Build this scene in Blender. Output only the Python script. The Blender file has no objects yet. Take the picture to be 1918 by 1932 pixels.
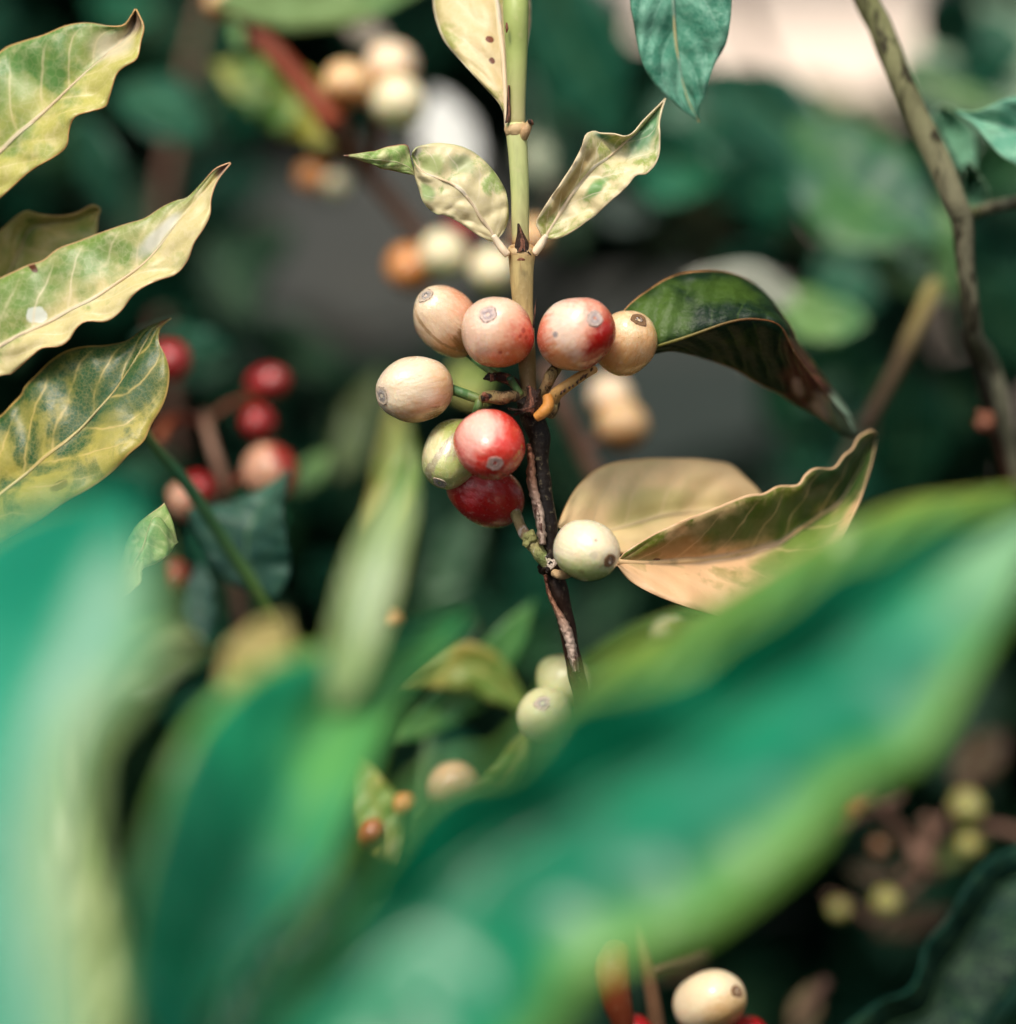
import bpy, math, random
from mathutils import Vector, Matrix, noise as mn

# ------------------------------------------------------------------ camera, world, sun, exposure
S = bpy.context.scene
COL = S.collection
R = math.radians
CAM_LOC = Vector((0, 0, 1.15)); PITCH = -12
cd = bpy.data.cameras.new("Camera"); cam = bpy.data.objects.new("Camera", cd); COL.objects.link(cam)
cam.location = CAM_LOC; cam.rotation_euler = (R(90 + PITCH), 0, 0)
cd.sensor_fit = 'HORIZONTAL'; cd.sensor_width = 36; cd.lens = 90
cd.clip_start = 0.02; cd.clip_end = 2000
cd.dof.use_dof = True; cd.dof.focus_distance = 0.498; cd.dof.aperture_fstop = 3.9; cd.dof.aperture_blades = 0
S.camera = cam
W = bpy.data.worlds.new("World"); S.world = W; W.use_nodes = True
nt = W.node_tree; bg = nt.nodes["Background"]
SUN_EL, SUN_AZ = 58, 205      # azimuth clockwise from +Y
sky = nt.nodes.new("ShaderNodeTexSky"); sky.sky_type = 'NISHITA'; sky.sun_disc = False
sky.sun_elevation = R(SUN_EL); sky.sun_rotation = R(SUN_AZ); sky.air_density = 1.0; sky.dust_density = 3.0
hs = nt.nodes.new("ShaderNodeHueSaturation"); hs.inputs['Saturation'].default_value = 0.2
nt.links.new(sky.outputs[0], hs.inputs['Color']); nt.links.new(hs.outputs[0], bg.inputs[0])
bg.inputs[1].default_value = 0.115
sd = bpy.data.lights.new("Sun", 'SUN'); sun = bpy.data.objects.new("Sun", sd); COL.objects.link(sun)
sd.energy = 1.5; sd.angle = R(13); sd.color = (1.0, .87, .72)
to_sun = Vector((math.sin(R(SUN_AZ)) * math.cos(R(SUN_EL)), math.cos(R(SUN_AZ)) * math.cos(R(SUN_EL)), math.sin(R(SUN_EL))))
sun.rotation_euler = to_sun.to_track_quat('Z', 'Y').to_euler(); sun.location = to_sun * 5
S.view_settings.view_transform = 'Standard'; S.view_settings.look = 'None'
S.view_settings.exposure = 0.90; S.view_settings.gamma = 1
S.render.engine = 'CYCLES'
S.cycles.use_denoising = True
S.cycles.max_bounces = 6; S.cycles.transparent_max_bounces = 4; S.cycles.sample_clamp_indirect = 4

# ------------------------------------------------------------------ space helpers
CM = Matrix.Translation(CAM_LOC) @ Matrix.Rotation(R(90 + PITCH), 4, 'X')
CR = CM.to_3x3()
UNIT = 0.4 / 1918                      # metres per picture unit at one metre
def P(px, py, d):                      # picture unit at a distance -> world point
    return CM @ Vector(((px - 959) * UNIT * d, -(py - 966) * UNIT * d, -d))
FR = {0: (0, 0, 1), 1: (0, 0, .3339), 2: (640.4, 0, .3339), 3: (1280.7, 0, .3323), 4: (0, 640.4, .3339),
      5: (640.4, 640.4, .3339), 6: (1280.7, 640.4, .3323), 7: (0, 1280.7, .4808), 8: (973.4, 1280.7, .4925),
      9: (947.8, 537.9, .40065)}
def F(k, pts):
    x0, y0, s = FR[k]
    return [(x0 + p[0] * s, y0 + p[1] * s) + tuple(p[2:]) for p in pts]
def cat(pts, n):                       # Catmull-Rom through pts (tuples), n samples evenly by length
    dim = len(pts[0]); Q = [pts[0]] + list(pts) + [pts[-1]]; out = []
    for i in range(1, len(Q) - 2):
        p0, p1, p2, p3 = Q[i-1:i+3]
        for s in range(10):
            t = s / 10; t2 = t*t; t3 = t2*t
            out.append(tuple(.5*(2*p1[k] + (p2[k]-p0[k])*t + (2*p0[k]-5*p1[k]+4*p2[k]-p3[k])*t2 + (3*p1[k]-p0[k]-3*p2[k]+p3[k])*t3) for k in range(dim)))
    out.append(tuple(pts[-1]))
    L = [0]
    for a, b in zip(out, out[1:]): L.append(L[-1] + math.hypot(*[b[k]-a[k] for k in range(min(dim, 3))]))
    T = L[-1] or 1; res = []; j = 0
    for i in range(n):
        s = T * i / (n - 1)
        while j < len(L) - 2 and L[j+1] < s: j += 1
        f = (s - L[j]) / max(1e-9, L[j+1] - L[j]); f = min(max(f, 0), 1)
        res.append(tuple(out[j][k] + (out[j+1][k]-out[j][k])*f for k in range(dim)))
    return res
def hx(h, k=1.0):
    h = h.lstrip('#'); c = [int(h[i:i+2], 16)/255 for i in (0, 2, 4)]
    return tuple(min(1, (x/12.92 if x <= .04045 else ((x+.055)/1.055)**2.4) * k) for x in c) + (1,)

# ------------------------------------------------------------------ objects
WL = {}
def thing(name, label, cat_, base, group=None):
    o = bpy.data.objects.new(name, None); COL.objects.link(o); o.empty_display_size = .01
    o.location = base; WL[o] = Vector(base); o['label'] = label; o['category'] = cat_
    if group: o['group'] = group
    return o
def obj(name, V, Fc, m, parent=None, uv=None, label=None, solid=0, smooth=True, origin=None):
    V = [Vector(v) for v in V]
    o0 = Vector(origin) if origin is not None else sum(V, Vector()) / len(V)
    me = bpy.data.meshes.new(name)
    me.from_pydata([tuple(v - o0) for v in V], [], Fc)
    if uv:
        l = me.uv_layers.new(name="UVMap")
        for lp in me.loops: l.data[lp.index].uv = uv[lp.vertex_index]
    if smooth: me.polygons.foreach_set('use_smooth', [True] * len(me.polygons))
    me.materials.append(m); me.update()
    o = bpy.data.objects.new(name, me); COL.objects.link(o)
    if parent is not None:
        o.parent = parent; o.location = o0 - WL[parent]
    else: o.location = o0
    WL[o] = o0
    if label: o['label'] = label
    if solid:
        md = o.modifiers.new("Solidify", 'SOLIDIFY'); md.thickness = solid; md.offset = 0
    return o

# ------------------------------------------------------------------ node helpers
class N:
    def __init__(s, name):
        s.m = bpy.data.materials.new(name); s.m.use_nodes = True; s.t = s.m.node_tree
        s.b = s.t.nodes["Principled BSDF"]; s.out = s.t.nodes["Material Output"]
        s.tc = s.t.nodes.new("ShaderNodeTexCoord")
    def L(s, a, b): s.t.links.new(a, b)
    def put(s, sock, v):
        if isinstance(v, bpy.types.NodeSocket): s.L(v, sock)
        else: sock.default_value = v
    def math(s, op, a, b=None, c=None):
        n = s.t.nodes.new("ShaderNodeMath"); n.operation = op; s.put(n.inputs[0], a)
        if b is not None: s.put(n.inputs[1], b)
        if c is not None: s.put(n.inputs[2], c)
        return n.outputs[0]
    def add(s, a, b): return s.math('ADD', a, b)
    def sub(s, a, b): return s.math('SUBTRACT', a, b)
    def mul(s, a, b): return s.math('MULTIPLY', a, b)
    def abs(s, a): return s.math('ABSOLUTE', a)
    def step(s, v, a, b):               # smooth 0..1 as v goes a -> b
        n = s.t.nodes.new("ShaderNodeMapRange"); n.interpolation_type = 'SMOOTHSTEP'
        inv = a > b
        s.put(n.inputs[0], v); s.put(n.inputs[1], min(a, b)); s.put(n.inputs[2], max(a, b))
        n.inputs[3].default_value = 1 if inv else 0; n.inputs[4].default_value = 0 if inv else 1
        return n.outputs[0]
    def mix(s, f, a, b, bt='MIX'):
        n = s.t.nodes.new("ShaderNodeMix"); n.data_type = 'RGBA'; n.blend_type = bt
        s.put(n.inputs[0], f); s.put(n.inputs[6], a); s.put(n.inputs[7], b); return n.outputs[2]
    def noise(s, vec, scale, det=3, rough=.55, dist=0):
        n = s.t.nodes.new("ShaderNodeTexNoise"); s.put(n.inputs['Vector'], vec); n.inputs['Scale'].default_value = scale
        n.inputs['Detail'].default_value = det; n.inputs['Roughness'].default_value = rough; n.inputs['Distortion'].default_value = dist
        return n.outputs[0]
    def vor(s, vec, scale, feat='F1', rnd=1.0):
        n = s.t.nodes.new("ShaderNodeTexVoronoi"); n.feature = feat; s.put(n.inputs['Vector'], vec)
        n.inputs['Scale'].default_value = scale; n.inputs['Randomness'].default_value = rnd; return n.outputs['Distance']
    def vscale(s, vec, v, off=(0, 0, 0)):
        n = s.t.nodes.new("ShaderNodeMapping"); s.put(n.inputs[0], vec); n.inputs['Scale'].default_value = v
        n.inputs['Location'].default_value = off; return n.outputs[0]
    def sep(s, vec):
        n = s.t.nodes.new("ShaderNodeSeparateXYZ"); s.L(vec, n.inputs[0]); return n.outputs
    def bump(s, h, dist, strength=1.0, prev=None):
        n = s.t.nodes.new("ShaderNodeBump"); s.put(n.inputs['Height'], h); n.inputs['Distance'].default_value = dist
        n.inputs['Strength'].default_value = strength
        if prev is not None: s.L(prev, n.inputs['Normal'])
        return n.outputs[0]
    def fin(s, col, rough, nrm=None, spec=.5, coat=0, sss=0, sssr=(.003, .0015, .001), trans=0, tcol=None, coatr=.2):
        b = s.b; s.put(b.inputs['Base Color'], col); s.put(b.inputs['Roughness'], rough)
        s.put(b.inputs['Specular IOR Level'], spec); b.inputs['Coat Weight'].default_value = coat; b.inputs['Coat Roughness'].default_value = coatr
        if sss:
            b.inputs['Subsurface Weight'].default_value = sss; b.inputs['Subsurface Radius'].default_value = sssr
            b.inputs['Subsurface Scale'].default_value = 1.0
        if nrm is not None: s.L(nrm, b.inputs['Normal'])
        if trans:
            t = s.t.nodes.new("ShaderNodeBsdfTranslucent"); s.put(t.inputs[0], tcol if tcol is not None else col)
            mx = s.t.nodes.new("ShaderNodeMixShader"); mx.inputs[0].default_value = trans
            s.L(b.outputs[0], mx.inputs[1]); s.L(t.outputs[0], mx.inputs[2]); s.L(mx.outputs[0], s.out.inputs[0])
        return s.m

def leaf_mat(name, c1, c2, vein, edge, nv=9, slant=1.6, s1=70, thr=(.42, .60), mid=.06, vs=.5, rough=.42, trans=.22,
             patches=(), seed=0, spec=.5, bumpd=.0006, grad=None, midc=None, edgew=.955, fine=.35, retic=.3):
    bumpd *= min(1, 70 / s1)
    g = N(name); o = g.tc.outputs['Object']; off = (seed * 1.37, seed * .71, seed * .33)
    u, v = g.sep(g.tc.outputs['UV'])[:2]
    w = g.abs(v); ov = g.vscale(o, (1, 1, 1), off)
    n1 = g.noise(ov, s1, 4, .6, .4); n2 = g.noise(ov, s1 * 7, 3, .6); n3 = g.noise(ov, s1 * .45, 2)
    f = g.step(n1, *thr)
    if grad is not None:                # an extra drift of the mix along (u), across (v)
        f = g.math('MULTIPLY_ADD', u, grad[0], f); f = g.math('MULTIPLY_ADD', v, grad[1], f); f = g.add(f, grad[2])
        f = g.math('MINIMUM', g.math('MAXIMUM', f, 0.0), 1.0)
    ph = g.mul(u, float(nv)); ph = g.sub(ph, g.mul(g.math('POWER', w, 1.25), slant)); ph = g.add(ph, g.mul(g.math('SIGN', v), .22))
    ph = g.add(ph, g.mul(g.sub(n3, .5), 1.3)); ph = g.add(ph, g.mul(g.sub(g.noise(ov, s1*2.4, 2), .5), .28)); fr = g.math('FRACT', ph); dd = g.mul(g.abs(g.sub(fr, .5)), 2.0)   # 1 at a vein
    veinm = g.mul(g.mul(g.step(dd, .87, .985), g.step(w, .98, .60)), g.step(g.noise(ov, s1*1.3, 2), .3, .55)); halo = g.mul(g.step(dd, .45, 1.0), g.step(w, 1.0, .5))
    f2 = g.math('MAXIMUM', g.sub(f, g.mul(g.mul(halo, n2), .5)), 0.0)      # leaves yellow first along the veins or stay green between them
    col = g.mix(f2, c1, c2)
    col = g.mix(g.mul(g.step(n2, .45, .75), fine), col, vein)
    ret = g.step(g.vor(ov, s1 * 11, 'DISTANCE_TO_EDGE'), .10, .0)
    col = g.mix(g.mul(ret, retic * .5), col, vein)
    for (pu, pv, ru, rv, pc, st, *sc) in patches:
        a = g.math('DIVIDE', g.sub(u, pu), ru); b = g.math('DIVIDE', g.sub(v, pv), rv)
        r = g.math('SQRT', g.add(g.mul(a, a), g.mul(b, b))); r = g.add(r, g.mul(g.sub(g.noise(ov, (sc[0] if sc else s1 * 1.6), 3), .5), 1.1))
        col = g.mix(g.mul(g.step(r, 1.05, .75 if sc else .4), st), col, pc)
    col = g.mix(g.mul(veinm, vs), col, vein)
    mw = g.mul(g.sub(1.25, u), mid); m_ = g.math('DIVIDE', w, mw); col = g.mix(g.mul(g.step(m_, 1.0, .45), .9), col, midc or vein)
    col = g.mix(g.step(w, edgew, min(.995, edgew + .03)), col, edge)
    h = g.add(g.mul(g.step(dd, 1.0, .1), .35), g.mul(g.step(m_, 1.3, .5), .5))
    h = g.add(h, g.mul(n2, .22)); h = g.add(h, g.mul(n1, .5))
    nr = g.bump(h, bumpd, 1.0)
    return g.fin(col, g.math('MULTIPLY_ADD', n2, .22, rough - .11), nr, spec, trans=trans)

def cherry_mat(name, base, blobs=(), b=.0072, seed=0, streak=None, streakf=.28, freck=.0, rough=.25, spots=(), bands=()):
    g = N(name); o = g.tc.outputs['Object']; p = g.vscale(o, (1/b,)*3); off = (seed*3.1, seed*1.7, seed)
    ps = g.vscale(p, (1, 1, 1), off)
    nn = g.noise(ps, 1.6, 3, .6, .3); nf = g.noise(ps, 9, 3)
    nl = g.noise(g.vscale(p, (4.5, 4.5, .4), off), 1.7, 4, .65)
    nz = g.t.nodes.new("ShaderNodeVectorMath"); nz.operation = 'NORMALIZE'; g.L(p, nz.inputs[0]); dirn = nz.outputs[0]
    col = base if isinstance(base, bpy.types.NodeSocket) else g.mix(0.0, base, base)
    if streak: col = g.mix(g.mul(g.step(nl, .42, .66), streakf), col, streak)
    for (d, c0, c1, bc, na, st) in blobs:        # a patch of skin colour around a direction
        dp = g.t.nodes.new("ShaderNodeVectorMath"); dp.operation = 'DOT_PRODUCT'; g.L(dirn, dp.inputs[0]); dp.inputs[1].default_value = d
        q = g.add(dp.outputs['Value'], g.mul(g.sub(nn, .5), na)); q = g.add(q, g.mul(g.sub(nl, .5), na * 1.3)); q = g.add(q, g.mul(g.sub(nf, .5), na * .35))
        col = g.mix(g.mul(g.step(q, c0, c1), st), col, bc)
    for (bn, bw, bm, b0, b1, bc) in bands:
        def dot(v):
            q_ = g.t.nodes.new("ShaderNodeVectorMath"); q_.operation = 'DOT_PRODUCT'; g.L(dirn, q_.inputs[0]); q_.inputs[1].default_value = v; return q_.outputs['Value']
        e = g.add(g.abs(dot(bn)), g.mul(g.sub(g.add(nn, nf), 1.0), bw * 1.2))
        col = g.mix(g.mul(g.mul(g.step(e, bw, bw * .55), g.step(dot(bm), b0, b1)), .8), col, bc)
    nm = g.noise(ps, 4.2, 5, .7, .5); nh = g.noise(ps, 34, 2)
    col = g.mix(g.mul(g.step(nm, .52, .72), .22), col, g.mix(.5, col, hx('c98a58')))
    col = g.mix(g.mul(g.step(nm, .46, .28), .22), col, hx('f6ead8'))
    col = g.mix(g.mul(g.step(nh, .62, .74), .16), col, hx('9a6238'))
    fr = g.step(g.vor(ps, 5.5), .11, .05); fr = g.mul(fr, g.step(g.noise(ps, 2.2, 1), .52, .6))
    col = g.mix(g.mul(fr, freck), col, hx('7a3418'))
    for (d, r, sc) in spots:
        dp = g.t.nodes.new("ShaderNodeVectorMath"); dp.operation = 'DOT_PRODUCT'; g.L(dirn, dp.inputs[0]); dp.inputs[1].default_value = d
        q = g.add(dp.outputs['Value'], g.mul(g.sub(nf, .5), r * r * .8)); col = g.mix(g.mul(g.step(q, 1 - r*r*.7, 1 - r*r*.2), .8), col, sc)
    nr = g.bump(g.add(g.add(g.mul(nf, .3), nl), g.mul(nh, .12)), .00028, .9)
    return g.fin(col, g.math('MULTIPLY_ADD', nf, .2, rough - .1), nr, .55, coat=.55, sss=.5, sssr=(.004, .0022, .0012), coatr=.14)

def bark_mat(name, cols, seed=0, s=260, rough=.75, patch=None, bumpd=.0004, spec=.35, ring=None, trans=0):
    """cols: list of (u, colour) along the stem; patch: (colour, lo, hi) flaky patches"""
    g = N(name); o = g.tc.outputs['Object']; u, v = g.sep(g.tc.outputs['UV'])[:2]; off = (seed*1.1, seed*.7, seed)
    ov = g.vscale(o, (1, 1, 1), off); lv = g.vscale(o, (1, 1, .18), off)
    r = g.t.nodes.new("ShaderNodeValToRGB"); cr = r.color_ramp
    cr.elements[0].position = cols[0][0]; cr.elements[0].color = cols[0][1]; cr.elements[1].position = cols[-1][0]; cr.elements[1].color = cols[-1][1]
    for q, c in cols[1:-1]: e = cr.elements.new(q); e.color = c
    n1 = g.noise(lv, s, 4, .6); n2 = g.noise(ov, s * 3, 4, .65)
    g.L(g.add(u, g.mul(g.sub(n1, .5), .05)), r.inputs[0]); col = r.outputs[0]
    col = g.mix(g.mul(g.step(n1, .5, .68), .55), col, g.mix(.55, col, hx('1a0d06'))); 
    col = g.mix(g.mul(g.step(n2, .55, .7), .3), col, g.mix(.5, col, hx('d8c8a0')))
    if patch: col = g.mix(g.mul(g.step(g.noise(lv, s * .55, 4, .7, .6), patch[1], patch[2]), .95), col, patch[0])
    nr = g.bump(g.add(n1, g.mul(n2, .5)), bumpd, 1.0)
    return g.fin(col, rough, nr, spec, trans=trans)

# ------------------------------------------------------------------ shape builders
def leaf(name, A, M, B, dA, dM, dB, mat, parent, n=56, k=7, ruff=(0, 0), th=.00028, label=None, bulge=0, seed=0, rf=9, rib=None):
    """blade lofted between edge A, midrib M and edge B; each a picture curve at its own distances (start, end[, middle])"""
    def dep(dd, t):
        if len(dd) == 2: return dd[0] + (dd[1]-dd[0])*t
        a, m, b = dd[0], dd[1], dd[2]
        return (1-t)*(1-t)*a + 2*t*(1-t)*m + t*t*b
    a, m, b = cat(A, n), cat(M, n), cat(B, n); V = []; uv = []; Fc = []
    for i in range(n):
        t = i/(n-1); env = math.sin(math.pi*min(1, t*1.02))
        ra = ruff[0]*(mn.noise(Vector((t*rf, seed*3.3, 1)))*1.5 + .5*mn.noise(Vector((t*rf*2.3, seed*3.3, 4)))) * env
        rb = ruff[1]*(mn.noise(Vector((t*rf, seed*5.1, 7)))*1.5 + .5*mn.noise(Vector((t*rf*2.3, seed*5.1, 9)))) * env
        pa = P(a[i][0], a[i][1], dep(dA, t)+ra); pm = P(m[i][0], m[i][1], dep(dM, t)); pb = P(b[i][0], b[i][1], dep(dB, t)+rb)
        nrm = (pa-pb).cross(P(*m[min(i+1, n-1)][:2], dep(dM, t)) - P(*m[max(i-1, 0)][:2], dep(dM, t)))
        if nrm.length > 1e-12: nrm.normalize()
        if nrm.dot(CAM_LOC - pm) < 0: nrm = -nrm
        for j in range(-k, k+1):
            s = abs(j)/k; e = pa if j < 0 else pb; q = pm.lerp(e, s)
            cam_ = math.sin(math.pi*s) * (e-pm).length * (.07 + bulge)
            q = q + nrm * (cam_ + .0012 * mn.noise(Vector((t*7+seed, j*.35, seed))) * env)
            V.append(q); uv.append((t, j/k))
    w = 2*k+1
    for i in range(n-1):
        for j in range(w-1): Fc.append((i*w+j, i*w+j+1, (i+1)*w+j+1, (i+1)*w+j))
    lf = obj(name, V, Fc, mat, parent, uv, label, solid=th)
    if rib:
        pts = [(m[i][0], m[i][1], dep(dM, i/(n-1)) - .00018 + .5*UNIT*.5*(rib[0] + (rib[1]-rib[0])*i/(n-1)), rib[0] + (rib[1]-rib[0])*i/(n-1)) for i in list(range(0, n-1, 3)) + [n-1]]
        tube('midrib', pts, rib[2], lf, n=n, seg=8, rough=.05, close=False)
    return lf

def bleaf(base, tip, wd, d, mat, parent, name='leaf', bend=0, dt=None, roll=(0, 0), blunt=.9, label=None, seed=0, fold=.12, ruff=.002, n=26, k=4, asym=1.0):
    """a plain elliptic leaf from base to tip (picture units), half-width wd, distance d..dt"""
    dt = d if dt is None else dt
    bx, by = base; tx, ty = tip; L = math.hypot(tx-bx, ty-by) or 1; nx, ny = -(ty-by)/L, (tx-bx)/L
    A, M, B = [], [], []
    for i in range(13):
        t = i/12; c = bend*L*math.sin(math.pi*t); mx, my = bx+(tx-bx)*t+nx*c, by+(ty-by)*t+ny*c
        h = wd*(math.sin(math.pi*t**blunt)**.8 if 0 < t < 1 else 0)*(1+.05*math.sin(t*17+seed))
        if t > .8: h *= .82 + .18*math.cos((t-.8)*15.7/2)
        M.append((mx, my)); A.append((mx-nx*h, my-ny*h)); B.append((mx+nx*h*asym, my+ny*h*asym))
    f = wd*UNIT*d*fold
    return leaf(name, A, M, B, (d, (d+dt)/2-roll[0]-f, dt), (d, (d+dt)/2, dt), (d, (d+dt)/2-roll[1]-f, dt), mat, parent, n=n, k=k, ruff=(ruff, ruff), label=label, seed=seed)

def tube(name, pts, mat, parent, n=40, seg=14, rough=.06, label=None, fr=150, close=True):
    """pts: (px, py, distance, radius in picture units at that distance)"""
    sm = cat([(p[0], p[1], p[2]*1000, p[3]) for p in pts], n)
    C = [P(p[0], p[1], p[2]/1000) for p in sm]; rad = [p[3]*UNIT*p[2]/1000 for p in sm]
    V = []; uv = []; Fc = []; up = CR @ Vector((0, 0, 1)); acc = [0]
    for a, b in zip(C, C[1:]): acc.append(acc[-1]+(b-a).length)
    for i, c in enumerate(C):
        t = (C[min(i+1, n-1)]-C[max(i-1, 0)]).normalized()
        x = t.cross(up)
        if x.length < 1e-3: x = t.cross(CR @ Vector((1, 0, 0)))
        x.normalize(); y = t.cross(x).normalized()
        for j in range(seg):
            a = 2*math.pi*j/seg; dv = x*math.cos(a)+y*math.sin(a)
            r = rad[i]*(1+rough*1.6*mn.noise((c+dv*rad[i])*fr))
            V.append(c+dv*r); uv.append((i/(n-1), j/seg))
    for i in range(n-1):
        for j in range(seg): Fc.append((i*seg+j, i*seg+(j+1) % seg, (i+1)*seg+(j+1) % seg, (i+1)*seg+j))
    if close:
        for e, i in ((0, 0), (1, n-1)):
            V.append(C[i] + (C[i]-C[1 if i == 0 else n-2]).normalized()*rad[i]*.35); uv.append((i/(n-1), 0)); k = len(V)-1
            for j in range(seg):
                f = (i*seg+j, i*seg+(j+1) % seg, k); Fc.append(f if e else f[::-1])
    return obj(name, V, Fc, mat, parent, uv, label)

SCARM = {}
def scar_mat(kind):
    if kind in SCARM: return SCARM[kind]
    a, b_, c_ = {'grey': ('a8a09a', '4a4440', 'd0bca4'), 'brown': ('7d5c3c', '241a12', '8c6a48'), 'pale': ('c4b2b2', '8a7678', 'e2cabc'),
                 'red': ('b09088', '6d3a36', 'c8a49a')}[kind]
    g = N('calyx_scar_' + kind); r, ang = g.sep(g.tc.outputs['UV'])[:2]
    oi = g.t.nodes.new('ShaderNodeObjectInfo'); va = g.t.nodes.new('ShaderNodeVectorMath'); va.operation = 'ADD'
    g.L(g.tc.outputs['Object'], va.inputs[0]); g.L(oi.outputs['Random'], va.inputs[1]); o = va.outputs[0]
    n = g.noise(o, 2300, 4, .75, .8); n2 = g.noise(o, 1100, 3, .6); n3 = g.noise(o, 700, 1)
    rr = g.add(r, g.mul(g.sub(n2, .5), .9))
    col = g.mix(g.step(n, .44, .62), hx(a), g.mix(.6, hx(a), hx(b_)))
    col = g.mix(g.mul(g.step(rr, .42, .8), .9), col, hx(c_))
    col = g.mix(g.mul(g.step(rr, .34, .12), .75), col, hx(b_))
    col = g.mix(g.mul(g.step(g.noise(o, 3000, 1), .58, .66), g.step(r, .6, .35)), col, hx('e4dedb'))
    dash = g.mul(g.mul(g.step(g.add(r, g.mul(g.sub(n3, .5), .12)), .82, .87), g.step(g.add(r, g.mul(g.sub(n3, .5), .12)), .95, .91)), g.step(g.noise(o, 2100, 2), .47, .53))
    col = g.mix(g.mul(dash, .85), col, hx('4a2c20'))
    SCARM[kind] = g.fin(col, .6, g.bump(n, .0003, 1.0), .4); return SCARM[kind]

def cherry(parent, cx, cy, d, a, b, cal, mat, scar='grey', sr=.25, away=False, label=None, name='cherry', res=1, b2=1.0):
    """cx,cy centre, half-length a and half-width b in picture units; cal = where the calyx scar shows"""
    k = UNIT*d; c = P(cx, cy, d); dx, dy = (cal[0]-cx)/a, -(cal[1]-cy)/a; q = dx*dx+dy*dy
    if q > .96: s = math.sqrt(.96/q); dx *= s; dy *= s; q = .96
    dz = math.sqrt(1-q) * (-1 if away else 1)
    ax = (CR @ Vector((dx, dy, dz))).normalized(); q_ = ax.to_track_quat('Z', 'Y'); Rm = q_.to_matrix()
    A, B = a*k, b*k; nu, nv = (40, 26) if res else (20, 13); V = []; Fc = []
    sd_ = (cx*7.13+cy*3.7) % 50
    def surf(th, ph):
        z = math.cos(th); s = math.sin(th); s = abs(s)**.93
        v = Vector((B*s*math.cos(ph), B*b2*s*math.sin(ph), A*z))
        f = 1 + .05*mn.noise(Vector((v.x/B*1.2+sd_, v.y/B*1.2, v.z/B))) + .012*mn.noise(Vector((v.x/B*3+sd_, v.y/B*3, v.z/B*2))) - .02*math.exp(-((ph % math.pi-1.5)/.16)**2)*s
        if z > .93: f -= (z-.93)*.35
        return v*f
    V.append(surf(0.0, 0))
    for i in range(1, nv):
        for j in range(nu): V.append(surf(math.pi*i/nv, 2*math.pi*j/nu))
    V.append(surf(math.pi, 0)); L_ = len(V)-1
    for j in range(nu):
        Fc.append((0, 1+j, 1+(j+1) % nu)); e = 1+(nv-2)*nu; Fc.append((L_, e+(j+1) % nu, e+j))
    for i in range(nv-2):
        for j in range(nu): Fc.append((1+i*nu+j, 1+(i+1)*nu+j, 1+(i+1)*nu+(j+1) % nu, 1+i*nu+(j+1) % nu))
    me = bpy.data.meshes.new(name); me.from_pydata([tuple(v) for v in V], [], Fc)
    me.polygons.foreach_set('use_smooth', [True]*len(me.polygons)); me.materials.append(mat)
    o = bpy.data.objects.new(name, me); COL.objects.link(o); o.parent = parent; o.location = c - WL[parent]
    o.rotation_euler = q_.to_euler(); WL[o] = c
    if label: o['label'] = label
    if scar:                            # calyx scar, a low crater with a rim
        prof = [(0, -.05), (.10, -.04), (.22, -.012), (.32, .010), (.42, .004), (.58, .0), (.72, .002), (.84, .014), (.93, .010), (1.0, -.018)]
        V = []; uv = []; Fc = []; ns = 28
        for (r, h) in prof:
            for j in range(ns):
                ph = 2*math.pi*j/ns; th = math.asin(min(1, (r*sr*(1+.26*mn.noise(Vector((math.cos(ph)*1.4+sd_, math.sin(ph)*1.4, r*.6)))+.12*mn.noise(Vector((math.cos(ph)*4+sd_, math.sin(ph)*4, r)))) )**(1/.93)))
                v = surf(th, ph); v += v.normalized()*B*(h + .012 + .012*mn.noise(Vector((v.x, v.y, 0))/B*9+Vector((sd_, 0, 0)))*(1 if r > .1 else 0))
                V.append(tuple(v)); uv.append((r, j/ns))
        for i in range(len(prof)-1):
            for j in range(ns): Fc.append((i*ns+j, (i+1)*ns+j, (i+1)*ns+(j+1) % ns, i*ns+(j+1) % ns))
        me = bpy.data.meshes.new('calyx_scar'); me.from_pydata(V, [], Fc); l = me.uv_layers.new(name='UVMap')
        for lp in me.loops: l.data[lp.index].uv = uv[lp.vertex_index]
        me.polygons.foreach_set('use_smooth', [True]*len(me.polygons)); me.materials.append(scar_mat(scar))
        s_ = bpy.data.objects.new('calyx_scar', me); COL.objects.link(s_); s_.parent = o
    return o, Rm
def loc_dir(cx, cy, a, cal, v, away=False):     # direction seen from the camera (right, up, towards) -> cherry's own axes
    dx, dy = (cal[0]-cx)/a, -(cal[1]-cy)/a; q = dx*dx+dy*dy
    if q > .96: s = math.sqrt(.96/q); dx *= s; dy *= s; q = .96
    ax = (CR @ Vector((dx, dy, math.sqrt(1-q)*(-1 if away else 1)))).normalized(); Rm = ax.to_track_quat('Z', 'Y').to_matrix()
    return tuple(Rm.transposed() @ (CR @ Vector(v).normalized()))
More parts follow.
